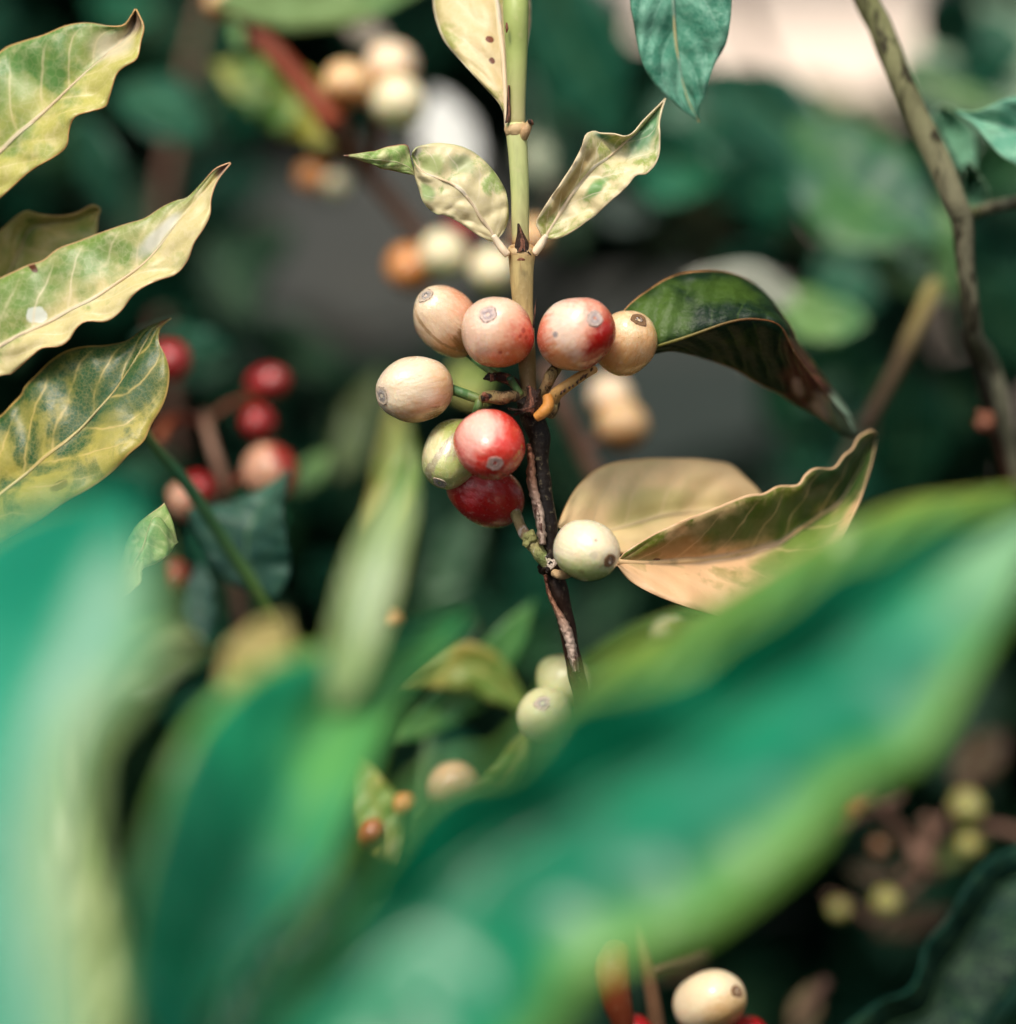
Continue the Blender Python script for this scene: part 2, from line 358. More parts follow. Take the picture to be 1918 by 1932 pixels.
def lump(name, px, py, d, rx, ry, rz, ang, mat, parent, label=None, rough=.18, seed=0, res=16):
    V = []; Fc = []; c = P(px, py, d); k = UNIT*d; ca, sa = math.cos(R(ang)), math.sin(R(ang))
    for i in range(res+1):
        th = math.pi*i/res
        for j in range(res*2):
            ph = math.pi*j/res; v = Vector((math.sin(th)*math.cos(ph), math.cos(th), math.sin(th)*math.sin(ph)))
            v *= 1+rough*1.6*(mn.noise(v*1.6+Vector((seed*4.1, 0, 0)))+.5*mn.noise(v*4+Vector((seed, 3, 0))))
            x, y, z = v.x*rx, v.y*ry, v.z*rz; x, y = x*ca-y*sa, x*sa+y*ca
            V.append(c + CR @ Vector((x*k, y*k, z*k)))
    w = res*2
    for i in range(res):
        for j in range(w): Fc.append((i*w+j, i*w+(j+1) % w, (i+1)*w+(j+1) % w, (i+1)*w+j))
    return obj(name, V, Fc, mat, parent, label=label)

# ================================================================== SETTING
def gmat(name, a, b, sc, rough=.9):
    g = N(name); o = g.tc.outputs['Object']; n = g.noise(o, sc, 5, .6); n2 = g.noise(o, sc*14, 3)
    col = g.mix(g.step(n, .38, .62), a, b); col = g.mix(g.mul(g.step(n2, .5, .7), .3), col, hx('3a3328'))
    return g.fin(col, rough, g.bump(n2, .01), .2)
def sheet(name, pts, z, m):
    o = obj(name, [Vector((x, y, z)) for x, y in pts], [tuple(range(len(pts)))], m, None, smooth=False, origin=(0, 0, 0)); o['kind'] = 'structure'; return o
ground = sheet('ground', [(-900, -900), (900, -900), (900, 900), (-900, 900)], 0, gmat('ground_soil', hx('3c3a32'), hx('252b28'), 1.3))
near_ground = sheet('near_ground', [(-30, -30), (30, -30), (30, 8.4), (-30, 8.0)], .004, gmat('near_ground_dark', hx('222c25'), hx('1a231e'), 2.5))  # darker greenish sheet over the nearer ground
path = sheet('path', [(.55, 1.5), (4.5, 1.5), (16, 40), (20, 110), (1.5, 110), (1.4, 30), (.95, 10)], .008, gmat('path_sand', hx('ecd9c8', 1.0), hx('dcc8b4', 1.0), 1.1))

# holes in the bush behind through which the ground shows
HOLES = [[(465, 455), (560, 415), (640, 350), (700, 330), (830, 250), (900, 300), (905, 420), (870, 560), (780, 640), (700, 655), (620, 610), (500, 590), (470, 540)],
         [(1060, 590), (1250, 560), (1330, 590), (1420, 680), (1440, 800), (1400, 880), (1300, 880), (1180, 870), (1120, 700), (1050, 640)],
         [(1130, -400), (1720, -400), (1690, 60), (1600, 260), (1500, 225), (1420, 130), (1340, 90), (1200, 120), (1130, 30)],
         [(1595, 350), (1650, 360), (1660, 430), (1620, 440)], [(1745, 575), (1800, 570), (1850, 660), (1810, 700)],
         [(1780, 870), (1900, 830), (1918, 960), (1820, 960)]]
def inside(x, y, poly):
    c = False; j = len(poly)-1
    for i in range(len(poly)):
        xi, yi = poly[i]; xj, yj = poly[j]
        if (yi > y) != (yj > y) and x < (xj-xi)*(y-yi)/(yj-yi)+xi: c = not c
        j = i
    return c
CMi = CM.inverted()
def proj(p):
    q = CMi @ p; d = -q.z
    return (959 + q.x/(UNIT*d), 966 - q.y/(UNIT*d), d)
def foliage(name, count, spawn, m, size, seed, avoid=True, label=None):
    rnd = random.Random(seed); V = []; Fc = []; uv = []; made = 0; tries = 0
    while made < count and tries < count*8:
        tries += 1; c = spawn(rnd)
        L = size*rnd.uniform(.6, 1.25); w = L*rnd.uniform(.2, .3)
        ax = Vector((rnd.uniform(-1, 1), rnd.uniform(-1, 1), rnd.uniform(-1, .45))).normalized(); s = ax.cross(Vector((rnd.uniform(-.4, .4), rnd.uniform(-.4, .4), 1))).normalized(); up = s.cross(ax)
        if avoid:
            bad = False
            for e in (0, .5, 1.0):
                for ss in (-w, 0, w):
                    x, y, d = proj(c + ax*L*e + s*ss)
                    if d > 0 and any(inside(x, y, h) for h in HOLES): bad = True
            if bad: continue
        made += 1; b0 = len(V); cv = rnd.uniform(-.1, .35)
        for i in range(7):
            t = i/6; h = w*(math.sin(math.pi*t**.85)**.8 if 0 < t < 1 else .02)
            for j in (-1, -.5, 0, .5, 1):
                V.append(c+ax*L*t - up*(cv*L*t*t) + s*h*j + up*abs(j)*h*.3); uv.append((t, j))
        for i in range(6):
            for j in range(4): q = b0+i*5+j; Fc.append((q, q+1, q+6, q+5))
    o = obj(name, V, Fc, m, None, uv, origin=(0, 0, 0)); o['kind'] = 'stuff'
    if label: o['label'] = label
    return o
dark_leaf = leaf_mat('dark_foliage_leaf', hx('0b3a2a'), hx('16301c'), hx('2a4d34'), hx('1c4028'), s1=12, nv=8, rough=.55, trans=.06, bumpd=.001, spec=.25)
def sp_bush(r):
    d = r.uniform(.95, 2.4); k = UNIT*d
    return CM @ Vector(((r.uniform(-1800, 3700)-959)*k, -(r.uniform(-500, 3300)-966)*k, -d))
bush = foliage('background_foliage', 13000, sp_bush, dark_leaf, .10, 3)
def sp_can(r):
    x, y = r.uniform(-1.8, 1.8), r.uniform(.70, 3.0); lo = 1.32 if x < .12 else 1.5
    return Vector((x, y, r.uniform(lo, 1.95)))
shade_canopy = foliage('added_shade_canopy', 8000, sp_can, dark_leaf, .12, 5, avoid=False)  # unseen leaves added above the frame to shade the background
def sp_sky_block(r):                          # unseen foliage added behind and beside the camera to block low sky
    while True:
        x, y, z = r.uniform(-2.6, 2.6), r.uniform(-2.2, 2.4), r.uniform(.1, 2.3)
        if (y < -.8 or abs(x) > 1.25) and math.hypot(x, y) < 3.2: return Vector((x, y, z))
row = foliage('added_sky_block_foliage', 7000, sp_sky_block, dark_leaf, .15, 8, avoid=True)

# ================================================================== THE BERRY SHOOT IN FOCUS
D = .50
m_stem_g = bark_mat('stem_green', [(0, hx('c9cf8e')), (.5, hx('bcc684')), (.92, hx('c4bd84')), (1, hx('c49a6c'))], 1, 160, .42, bumpd=.00015, spec=.45)
m_stem_t = bark_mat('stem_top', [(0, hx('9aac5e')), (.8, hx('a9b86c')), (1, hx('b0a878'))], 2, 150, .42, patch=(hx('cbb98c'), .62, .72), bumpd=.00015, spec=.45)
m_stem_m = bark_mat('stem_mottled', [(0, hx('b58f62')), (.12, hx('b9a873')), (.55, hx('b39a66')), (.8, hx('7f6e45')), (1, hx('6e5238'))], 3, 330, .55, patch=(hx('7c4f2c'), .6, .72), bumpd=.0003)
m_black = bark_mat('bark_black', [(0, hx('1a100a')), (.3, hx('120b08')), (.62, hx('2c1a12')), (.8, hx('442a20')), (1, hx('6a4c36'))], 4, 300, .5, patch=(hx('56321f'), .62, .72), bumpd=.0005, spec=.3)
m_peel = bark_mat('bark_peeling', [(0, hx('7b4a34')), (.35, hx('a87a62')), (.7, hx('c9b3a4')), (1, hx('b09a8c'))], 5, 500, .5, patch=(hx('4a241a'), .5, .6), bumpd=.0006)
m_node = bark_mat('node_tan', [(0, hx('c8ac80')), (.5, hx('c09c74')), (1, hx('a08a60'))], 6, 500, .5, patch=(hx('e2cdb4'), .62, .7), bumpd=.0004)
m_husk = bark_mat('bract_dark', [(0, hx('1a100c')), (.5, hx('3a2018')), (1, hx('231510'))], 7, 900, .5, patch=(hx('8a5a46'), .56, .64), bumpd=.0008)
m_orange = bark_mat('bud_orange', [(0, hx('b87a36')), (1, hx('c88a40'))], 8, 600, .5, bumpd=.0003)
m_tan = bark_mat('peduncle_tan', [(0, hx('5c5038')), (.15, hx('b08850')), (.6, hx('c2985a')), (1, hx('d0a468'))], 9, 700, .5, patch=(hx('1a1008'), .64, .67), bumpd=.0003)
m_grn = bark_mat('pedicel_green', [(0, hx('6b7a3c')), (.5, hx('4a7440')), (1, hx('20442c'))], 10, 500, .5, patch=(hx('6e6238'), .56, .68), bumpd=.0002, spec=.5)
m_scaly = bark_mat('peduncle_scaly', [(0, hx('7a6a44')), (.5, hx('a3845c')), (1, hx('8c8a54'))], 11, 700, .5, patch=(hx('3a2a20'), .52, .6), bumpd=.0009)
m_scaly2 = bark_mat('peduncle_pale_scaly', [(0, hx('9a9a60')), (.4, hx('b49470')), (.8, hx('8a9a5c')), (1, hx('5a4034'))], 12, 650, .5, patch=(hx('dccbbc'), .54, .62), bumpd=.0009)

br = thing('coffee_branch', 'upright coffee shoot in sharp focus with cream and red cherries clustered at a black node', 'coffee branch', P(1110, 1440, .505))
tube('stem', F(2, [(990, -1500, D+.03, 18), (1000, -500, D+.01, 22), (998, 0, D, 24.5), (1003, 300, D, 20.5), (1003, 560, D, 17.3), (1002, 730, D, 17)]), m_stem_t, br, rough=.02)
tube('stem', F(2, [(1003, 700, D, 21), (1004, 770, D, 20), (1013, 900, D, 18.4), (1022, 1100, D, 17.2), (1024, 1300, D, 16.3), (1026, 1380, D, 16.5)]), m_stem_g, br, rough=.02)
tube('stem', F(2, [(1030, 1390, D, 23), (1032, 1440, D, 25.5), (1030, 1500, D, 23), (1032, 1600, D, 22), (1043, 1800, D, 19)]) + F(5, [(1060, 120, D, 17), (1068, 250, D, 15.5), (1075, 330, D, 17)]), m_stem_m, br, rough=.05)
lump('node', *F(2, [(1005, 735)])[0], D-.0002, 23.5, 18, 22, 6, m_node, br, rough=.08, seed=2)
lump('node', *F(2, [(1032, 1425)])[0], D-.0002, 26.5, 21, 24, 0, m_node, br, rough=.10, seed=3)
lump('node', 1003, 768, D-.001, 27, 19, 22, -12, m_husk, br, rough=.3, seed=5)
# scale bracts
def bract(pts, dd, m, th=.0003, label=None, nm='bract'):
    sm = cat([(p[0], p[1], p[2]) for p in pts], 22); V = []; uv = []; Fc = []
    for i, q in enumerate(sm):
        t = i/21
        for j in range(7):
            s = (j-3)/3; V.append(P(q[0]+q[2]*s, q[1]+abs(s)**2*q[2]*.5, dd + .0009*s*s + .0003*mn.noise(Vector((i*.4, j*.6, q[0]))))); uv.append((t, s))
    for i in range(21):
        for j in range(6): a = i*7+j; Fc.append((a, a+1, a+8, a+7))
    return obj(nm, V, Fc, m, br, uv, label, solid=th)
bract(F(2, [(1035, 1420, 16), (1033, 1360, 12), (1024, 1310, 5), (1012, 1262, .6)]), D-.0028, m_husk, label='dark pointed bract above the leaf pair')
bract(F(2, [(950, 690, 3), (958, 640, 3.2), (957, 560, 1.6), (958, 480, .5)]), D-.0022, m_husk, label='thin dark scar strip up the stem')
tube('bud_stub', F(2, [(1040, 775, D-.001, 9), (1055, 735, D-.002, 9.5), (1080, 688, D-.002, 6.5)]), m_node, br, n=20, rough=.06, label='stubby broken side bud on the upper node')
lump('bud_stub', *F(2, [(1083, 688)])[0], D-.003, 6.5, 4.0, 4, -35, m_husk, br, rough=.15, seed=9)
tube('hair', F(2, [(1098, 1850, D-.001, 2.2), (1104, 1780, D-.001, 1.6), (1113, 1690, D-.001, .5)]), m_husk, br, n=14, seg=6)
lump('lenticel', *F(2, [(1028, 1465)])[0], D-.0045, 6.5, 2.6, 3, 4, m_peel, br, rough=.3, seed=4)
lump('lenticel', *F(2, [(947, 155)])[0], D-.0038, 2.6, 8.5, 3, 0, m_peel, br, rough=.3, seed=6)
# black lower stem with its peel strip
tube('bark', F(5, [(1078, 380, D, 24), (1100, 450, D+.001, 24), (1130, 560, D+.001, 21), (1136, 700, D+.001, 17), (1150, 850, D+.001, 17.5), (1172, 1000, D+.001, 18), (1188, 1150, D+.001, 17.5),
     (1205, 1290, D+.001, 17), (1240, 1420, D+.001, 18.5), (1282, 1600, D+.002, 16), (1310, 1750, D+.003, 15.5), (1345, 1900, D+.003, 16.5), (1380, 2080, D+.004, 17), (1410, 2400, D+.006, 17)]), m_black, br, n=110, rough=.1, fr=260, label='black lower bark of the shoot')
def strip(pts, m, dd, label=None, nm='peeling_bark'):
    sm = cat([(p[0], p[1], p[2]) for p in pts], 60); V = []; uv = []; Fc = []
    for i, q in enumerate(sm):
        for j in range(9):
            s = (j-4)/4; wv = q[2]*(1+.45*mn.noise(Vector((i*.35, q[2], 2)))); V.append(P(q[0]+wv*s, q[1], dd + .0016*s*s + .0007*mn.noise(Vector((i*.5, j*.8, 5))))); uv.append((i/59, s))
    for i in range(59):
        for j in range(8): a = i*9+j; Fc.append((a, a+1, a+10, a+9))
    return obj(nm, V, Fc, m, br, uv, label, solid=.0003)
strip(F(5, [(1070, 590, 3), (1085, 680, 6), (1086, 790, 8), (1110, 900, 8), (1128, 980, 8.5), (1142, 1080, 7), (1150, 1160, 5)]), m_peel, D-.0035, 'pale flaky bark strip peeling off the stem')
strip(F(5, [(1165, 1330, 2), (1185, 1430, 3), (1215, 1500, 4), (1262, 1590, 8), (1300, 1690, 9), (1322, 1790, 8), (1340, 1880, 6)]), m_peel, D-.0028, 'reddish worn strip low on the stem')
# bracts and peduncles at the main node
bract([(985, 776, 15), (1000, 768, 17), (1008, 752, 15), (1006, 738, 9), (997, 728, 2)], D-.006, m_husk, .0005, 'curled brown bract at the node')
strip(F(5, [(962, 390, 3), (1000, 398, 6), (1060, 395, 7), (1105, 370, 6), (1122, 320, 5), (1128, 280, 3)]), m_husk, D-.0062, 'ridged cup rim of the node', nm='bract')
tube('bud', [(1033, 748, D-.005, 10), (1035, 764, D-.006, 11.5), (1026, 777, D-.0065, 11), (1012, 788, D-.006, 8.5)], m_orange, br, n=26, rough=.07, label='plump orange bud below the node')
tube('peduncle', F(5, [(1205, 360, D-.002, 13), (1225, 310, D-.003, 12), (1290, 260, D-.004, 10.5), (1370, 205, D-.003, 9.5), (1440, 170, D+.002, 8)]), m_tan, br, rough=.05, label='tan peduncle with a row of black flecks')
for i, (x, y) in enumerate([(1258, 300), (1275, 288), (1302, 272), (1322, 262), (1347, 240), (1368, 222), (1378, 212), (1394, 205), (1428, 168)]):
    lump('dark_fleck', *F(5, [(x, y)])[0], D-.0068+.0003*(i > 7), 2.3, 4.2 if i not in (2, 3) else 2.8, 2.2, -28, m_husk, br, rough=.4, seed=i, res=8)
tube('peduncle', F(5, [(1190, 430, D-.001, 10), (1205, 385, D-.002, 12), (1215, 350, D-.002, 12)]), m_scaly, br, n=20)
tube('peduncle', [(990, 745, D-.001, 11), (965, 748, D-.002, 12), (945, 750, D-.002, 13), (925, 750, D-.002, 12), (908, 752, D-.001, 9)], m_scaly, br, rough=.22, fr=500, label='scaly grey-brown peduncle left of the node')
lump('bract', 917, 749, D-.006, 9, 7.5, 7, 20, m_husk, br, rough=.35, seed=12)
lump('bract', 914, 744, D-.0075, 5, 3.5, 3, 10, m_peel, br, rough=.35, seed=13, res=10)
tube('pedicel', [(908, 754, D-.001, 9), (885, 746, D, 9.5), (868, 740, D, 9.5), (845, 732, D+.002, 10)], m_grn, br, n=26, label='short green pedicel holding the leftmost cherry')
tube('pedicel', [(905, 754, D-.001, 7.5), (902, 770, D-.001, 8.5), (897, 785, D+.003, 8)], m_grn, br, n=18)
tube('peduncle', [(985, 745, D, 10), (975, 728, D, 11), (955, 714, D-.001, 10.5), (935, 711, D-.002, 8), (924, 713, D-.002, 7.5)], m_husk, br, n=30, rough=.22, fr=450, label='blackened dead stub with a crumpled end')
lump('bract', 927, 711, D-.003, 10, 7.5, 7, 10, m_husk, br, rough=.45, seed=21)
tube('pedicel', [(945, 712, D+.002, 7), (925, 700, D+.003, 7), (905, 686, D+.006, 6.5), (880, 665, D+.009, 6)], m_grn, br, n=18)
tube('pedicel', [(985, 745, D-.002, 6), (972, 728, D-.002, 7), (962, 712, D-.003, 7)], m_grn, br, n=16)
tube('pedicel', [(1015, 748, D, 8), (1030, 730, D-.001, 10), (1040, 708, D-.002, 12), (1055, 690, D-.001, 10)], m_scaly, br, n=26, rough=.2, label='green-grey stub under the red-cheeked cherry')
tube('pedicel', F(5, [(985, 960, D+.006, 11), (1005, 1010, D+.004, 10), (1035, 1070, D+.002, 10), (1075, 1130, D, 12), (1110, 1180, D-.001, 13), (1150, 1230, D-.001, 13), (1205, 1290, D-.001, 14)]), m_scaly2, br, n=60, rough=.2, fr=420, label='scaly pale pedicel of the dark red cherry')
tube('pedicel', F(5, [(1215, 1320, D-.002, 8), (1245, 1330, D-.003, 9), (1280, 1330, D-.002, 8), (1330, 1310, D, 7)]), m_node, br, n=22, label='stubby cream pedicel of the pale green cherry')
lump('node', *F(5, [(1190, 1270)])[0], D-.0005, 20, 22, 17, -20, m_black, br, rough=.3, seed=31)
lump('node', *F(5, [(1075, 1125)])[0], D-.0015, 13, 15, 10, -30, m_scaly2, br, rough=.3, seed=33)

m_rib = bark_mat('midrib_cream', [(0, hx('f2dfbf')), (1, hx('e2c9a0'))], 90, 300, .45, bumpd=.0001, trans=.2)
m_rib_g = bark_mat('midrib_straw', [(0, hx('e6dba6')), (1, hx('d4c48c'))], 91, 300, .45, bumpd=.0001, trans=.2)
m_rib_r = bark_mat('midrib_rust', [(0, hx('7a7c38')), (.4, hx('6a4828')), (1, hx('4c3420'))], 92, 300, .5, bumpd=.0001)
cream, peach, gold, red, dred, green = hx('efd6b8'), hx('f0b48a'), hx('d99a52'), hx('d2281c'), hx('9c1016'), hx('a9bc6a')
CH = {  # centre, half-length, half-width, calyx, away
 'A': (845, 607, 81, 59, (805, 562), 0), 'B': (939, 627, 73, 69.5, (920, 597), 0), 'C': (1087, 630, 80, 73, (1122, 605), 0),
 'D': (1181, 647, 66, 58, (1205, 605), 0), 'E': (784, 734, 77, 63, (722, 748), 0), 'F': (924, 839, 78, 66.5, (935, 876), 0),
 'G': (852, 856, 75, 54, (830, 912), 0), 'H': (916, 930, 80, 60, (852, 895), 0), 'I': (1107, 1039, 66, 60, (1150, 1058), 0)}
def ld(k, v): c = CH[k]; return loc_dir(c[0], c[1], c[2], c[4], v, c[5])
kd = .0072
def mk(k, d, mat, **kw):
    c = CH[k]; return cherry(br, c[0], c[1], d, c[2], c[3], c[4], mat, away=bool(c[5]), b2={'C': .94, 'B': .96, 'F': .95, 'I': .96}.get(k, 1), **kw)
mk('A', D+.007, cherry_mat('skin_cream', cream, [(ld('A', (.9, .75, .35)), .25, 1.05, hx('ef9a70'), .5, .75), (ld('A', (.35, -1, .2)), .45, 1.0, gold, .4, .85), (ld('A', (.75, -.8, .75)), .86, .98, hx('8c6a3c'), .25, .75)],
   seed=1, streak=hx('e6c6a4'), bands=[(ld('A', (.65, .45, .66)), .07, ld('A', (0, -.9, .5)), -.1, .5, hx('b08a5c'))]), scar='grey', sr=.27, label='cream cherry highest on the left, with a tan scuffed streak')
mk('B', D-.005, cherry_mat('skin_peach', hx('f0cdb4'), [(ld('B', (.95, -.5, .4)), .05, .8, hx('f0ac88'), .35, .75), (ld('B', (.95, -.35, .4)), .5, 1.0, hx('dd5038'), .4, .9), (ld('B', (.3, -1, .35)), .5, 1.0, hx('e88a4c'), .4, .8), (ld('B', (1, -.1, -.1)), .55, .95, red, .4, .9)],
   seed=2, streak=hx('efc0a8'), freck=.3, spots=[(ld('B', (.76, .0, .8)), .09, hx('a83020')), (ld('B', (.62, -.16, .8)), .06, hx('b84028')), (ld('B', (.08, -.6, .8)), .06, hx('a83a20')), (ld('B', (.85, -.2, .7)), .06, hx('b84028'))]), scar='pale', sr=.27, label='pinkish cherry just left of the stem, calyx facing out')
mk('C', D-.007, cherry_mat('skin_blush', hx('f0d4c0'), [(ld('C', (1, -.3, .35)), .1, .75, hx('eb9a78'), .3, .9), (ld('C', (1, -.4, .3)), .42, .74, hx('b81610'), .24, 1), (ld('C', (-.5, -.9, .4)), .65, .98, gold, .35, .8), (ld('C', (-1, -.1, .3)), .72, 1.0, hx('d86a44'), .4, .8), (ld('C', (.45, .95, .35)), .6, 1.02, hx('e88870'), .5, .7)],
   seed=3, streak=hx('efc4ae'), freck=.35, spots=[(ld('C', (-.54, -.07, .84)), .08, hx('8a8486'))]), scar='pale', sr=.24, label='large cherry right of the stem with a crimson right cheek')
mk('D', D+.004, cherry_mat('skin_apricot', hx('eccca2'), [(ld('D', (-.2, -1, .4)), .3, .95, hx('dca05c'), .4, .85), (ld('D', (.9, -.2, .4)), .5, 1.0, hx('dfa466'), .4, .7)], seed=4, streak=hx('d89c5e'), freck=.5), scar='brown', sr=.30,
   label='apricot cherry at far right with a stitched-looking scar ring')
mk('E', D-.001, cherry_mat('skin_ivory', hx('f0dcc0'), [(ld('E', (.9, .05, .35)), .6, 1.05, hx('e4b47c'), .35, .7), (ld('E', (.1, -1, .35)), .5, 1.0, hx('dba869'), .35, .8), (ld('E', (.72, -.95, .4)), .9, 1.0, hx('6e4a28'), .22, .8)],
   seed=5, streak=hx('e8c89c')), scar='grey', sr=.30, label='ivory cherry standing out alone to the left')
mk('F', D-.008, cherry_mat('skin_red', hx('d8382c'), [(ld('F', (-.4, .6, .75)), .5, .98, hx('f0c8b8'), .3, .92), (ld('F', (-.7, -.1, .7)), .7, 1.02, hx('eda79a'), .4, .7), (ld('F', (.3, -1, .15)), .55, .95, hx('b01414'), .3, .9)],
   seed=6, streak=hx('e8665a'), freck=.15, spots=[(ld('F', (.75, -.22, .62)), .07, hx('e0a060')), (ld('F', (.87, -.05, .5)), .06, hx('e0a060')), (ld('F', (.68, -.3, .68)), .05, hx('e0a060')), (ld('F', (.62, -.36, .7)), .045, hx('e0a060'))]), scar='red', sr=.25, label='red cherry with a pale pink crown, below the node')
mk('G', D+.002, cherry_mat('skin_green', hx('b4c078'), [(ld('G', (-.9, .35, .5)), .55, 1.0, hx('e4d9ae'), .4, .9), (ld('G', (.15, .1, 1)), .9, .99, hx('a09474'), .25, .8), (ld('G', (.3, 1, .3)), .6, 1.0, hx('8f9a4c'), .4, .8)], seed=7, streak=hx('d6d29a'), streakf=.5, freck=.3, bands=[(ld('G', (.74, -.56, .25)), .17, ld('G', (-.1, 0, 1)), .3, .6, hx('a2967c'))]),
   scar='grey', sr=.26, label='greenish cherry tucked behind the red one, grey scuffed')
mk('H', D+.007, cherry_mat('skin_dark_red', hx('b81c1e'), [(ld('H', (-.35, .15, .9)), .8, 1.0, hx('d4636a'), .5, .7), (ld('H', (-.1, -1, .2)), .4, .95, dred, .4, .9), (ld('H', (-1, .1, .3)), .8, 1.0, hx('e0684a'), .3, .7)], seed=8, streak=hx('cc3a34')),
   scar=None, label='deep red cherry hanging lowest of the red ones')
mk('I', D-.008, cherry_mat('skin_pale_green', hx('f6e8c8'), [(ld('I', (-.1, -1, .1)), .1, .85, hx('b0c66c'), .3, .95), (ld('I', (.95, .2, .4)), .65, 1.05, hx('ecd4b4'), .35, .6)], seed=9, streak=hx('dfe6bc'), spots=[(ld('I', (.18, -.12, .95)), .13, hx('d8d0b4')), (ld('I', (-.16, -.62, .76)), .10, hx('a8a468')), (ld('I', (.24, .32, .9)), .06, hx('a88a70'))]),
   scar='brown', sr=.24, label='pale green-white cherry beside the lower stem, brown calyx')
mJ = cherry_mat('skin_dull_green', hx('e0dcae'), [((0, 0, -1), -.3, .6, hx('c2cc88'), .3, .7)], seed=10)
cherry(br, 1030, 1352, .52, 60, 54, (1024, 1323), mJ, 'pale', .3, label='dull green cherry half hidden at the foot of the shoot')
cherry(br, 1064, 1286, .526, 58, 50, (1100, 1310), mJ, None, label='pale cherry wedged behind the lowest stem')

# leaves of the shoot
cr_, crm = hx('ecd9bb'), hx('f4e9d4')
mL6 = leaf_mat('leaf_top', hx('e2cd9a'), hx('a8ac56'), hx('efe0bc'), hx('f0e4c0'), s1=75, thr=(.44, .6), grad=(.55, -.35, -.25), nv=6, midc=crm, mid=.07, seed=1, vs=.35,
    patches=[(.375, -.25, .014, .08, hx('7a3a20'), .97, 400), (.285, -.30, .016, .09, hx('6e3218'), .97, 400)], fine=.2)
leaf('leaf', F(2, [(948, 720), (940, 670), (915, 600), (880, 550), (800, 470), (680, 340), (590, 220), (545, 100), (532, 0), (540, -150), (640, -380), (800, -620)]),
     F(2, [(952, 725), (945, 640), (938, 500), (930, 350), (915, 180), (890, 0), (860, -200), (830, -420), (800, -620)]),
     F(2, [(956, 720), (985, 600), (1030, 430), (1062, 260), (1079, 150), (1080, 80), (1078, 0), (1050, -200), (960, -420), (800, -620)]),
     (D+.002, D+.006, D+.03), (D+.002, D+.004, D+.03), (D+.003, D+.014, D+.03), mL6, br, rib=(5.5, 1, m_rib), label='yellowing leaf behind the stem at the top, two brown spots')
mL7 = leaf_mat('leaf_small_left', hx('e4d8a8'), hx('88a850'), hx('f4e8d2'), hx('c6cc94'), s1=150, thr=(.5, .66), nv=6, midc=crm, mid=.07, seed=2, grad=(.38, 0, -.3), vs=.45, edgew=.965,
    patches=[(.68, .68, .10, .3, hx('6ca050'), .7), (.62, -.55, .14, .3, hx('a3b684'), .7), (.8, -.3, .12, .4, hx('98b060'), .75), (.95, -.6, .05, .4, hx('b8b0a8'), .7)])
l7 = leaf('leaf', F(2, [(884, 1362), (905, 1340), (935, 1300), (956, 1220), (945, 1100), (910, 1020), (860, 950), (800, 890), (700, 830), (570, 808), (490, 815), (440, 830), (416, 860)]),
     F(2, [(880, 1366), (860, 1310), (800, 1230), (720, 1110), (640, 1040), (540, 1000), (480, 975), (440, 940), (416, 875)]),
     F(2, [(876, 1366), (820, 1350), (740, 1300), (660, 1245), (590, 1215), (550, 1210), (480, 1150), (455, 1080), (430, 1000), (425, 930), (414, 880)]),
     (D, D+.002, D-.002), (D, D-.004, D), (D, D-.003, D+.002), mL7, br, rib=(4.2, 1.2, m_rib), ruff=(.0012, .0012), label='small cream and green leaf on the left of the pair, tip bent over')
leaf('folded_tip', F(2, [(424, 985), (405, 900), (390, 830), (370, 816), (290, 825), (200, 850), (110, 868), (25, 878)]),
     F(2, [(426, 988), (400, 950), (360, 925), (300, 912), (220, 903), (150, 892), (90, 882), (25, 878)]),
     F(2, [(428, 992), (400, 985), (300, 960), (240, 950), (180, 925), (110, 900), (60, 885), (25, 878)]),
     (D+.0015, D-.001, D-.003), (D+.001, D-.003, D-.003), (D+.001, D-.001, D-.003), leaf_mat('leaf_tip_green', hx('cdd394'), hx('8db05c'), hx('e6e0b0'), hx('b07860'), s1=220, nv=5, seed=3, edgew=.93,
     patches=[(.97, 0, .06, 1.5, hx('7a4038'), .9)]), l7, n=30, k=4)
tube('petiole', F(2, [(952, 1440, D-.002, 7), (925, 1410, D-.002, 7.5), (900, 1375, D-.002, 7), (872, 1330, D-.0025, 5)]), m_l := bark_mat('petiole_cream', [(0, hx('e6cfae')), (1, hx('efe0c4'))], 15, 300, .45, bumpd=.0001), br, n=18, rough=.02)
mL8 = leaf_mat('leaf_small_right', hx('e6d9a8'), hx('9aa94c'), hx('f2e8cc'), hx('ecdcb6'), s1=160, thr=(.45, .62), nv=7, midc=crm, mid=.075, seed=4, vs=.5, edgew=.95,
    patches=[(.82, .3, .2, .8, hx('4c9468'), .85), (.38, .45, .10, .22, hx('5c9a4a'), .9), (.62, -.8, .06, .3, hx('2f7a5c'), .9), (.3, -.5, .28, .35, hx('9c7a34'), .7), (.35, -.95, .35, .2, hx('efe2c4'), .95), (.85, -.9, .2, .3, hx('e8e2bc'), .9)])
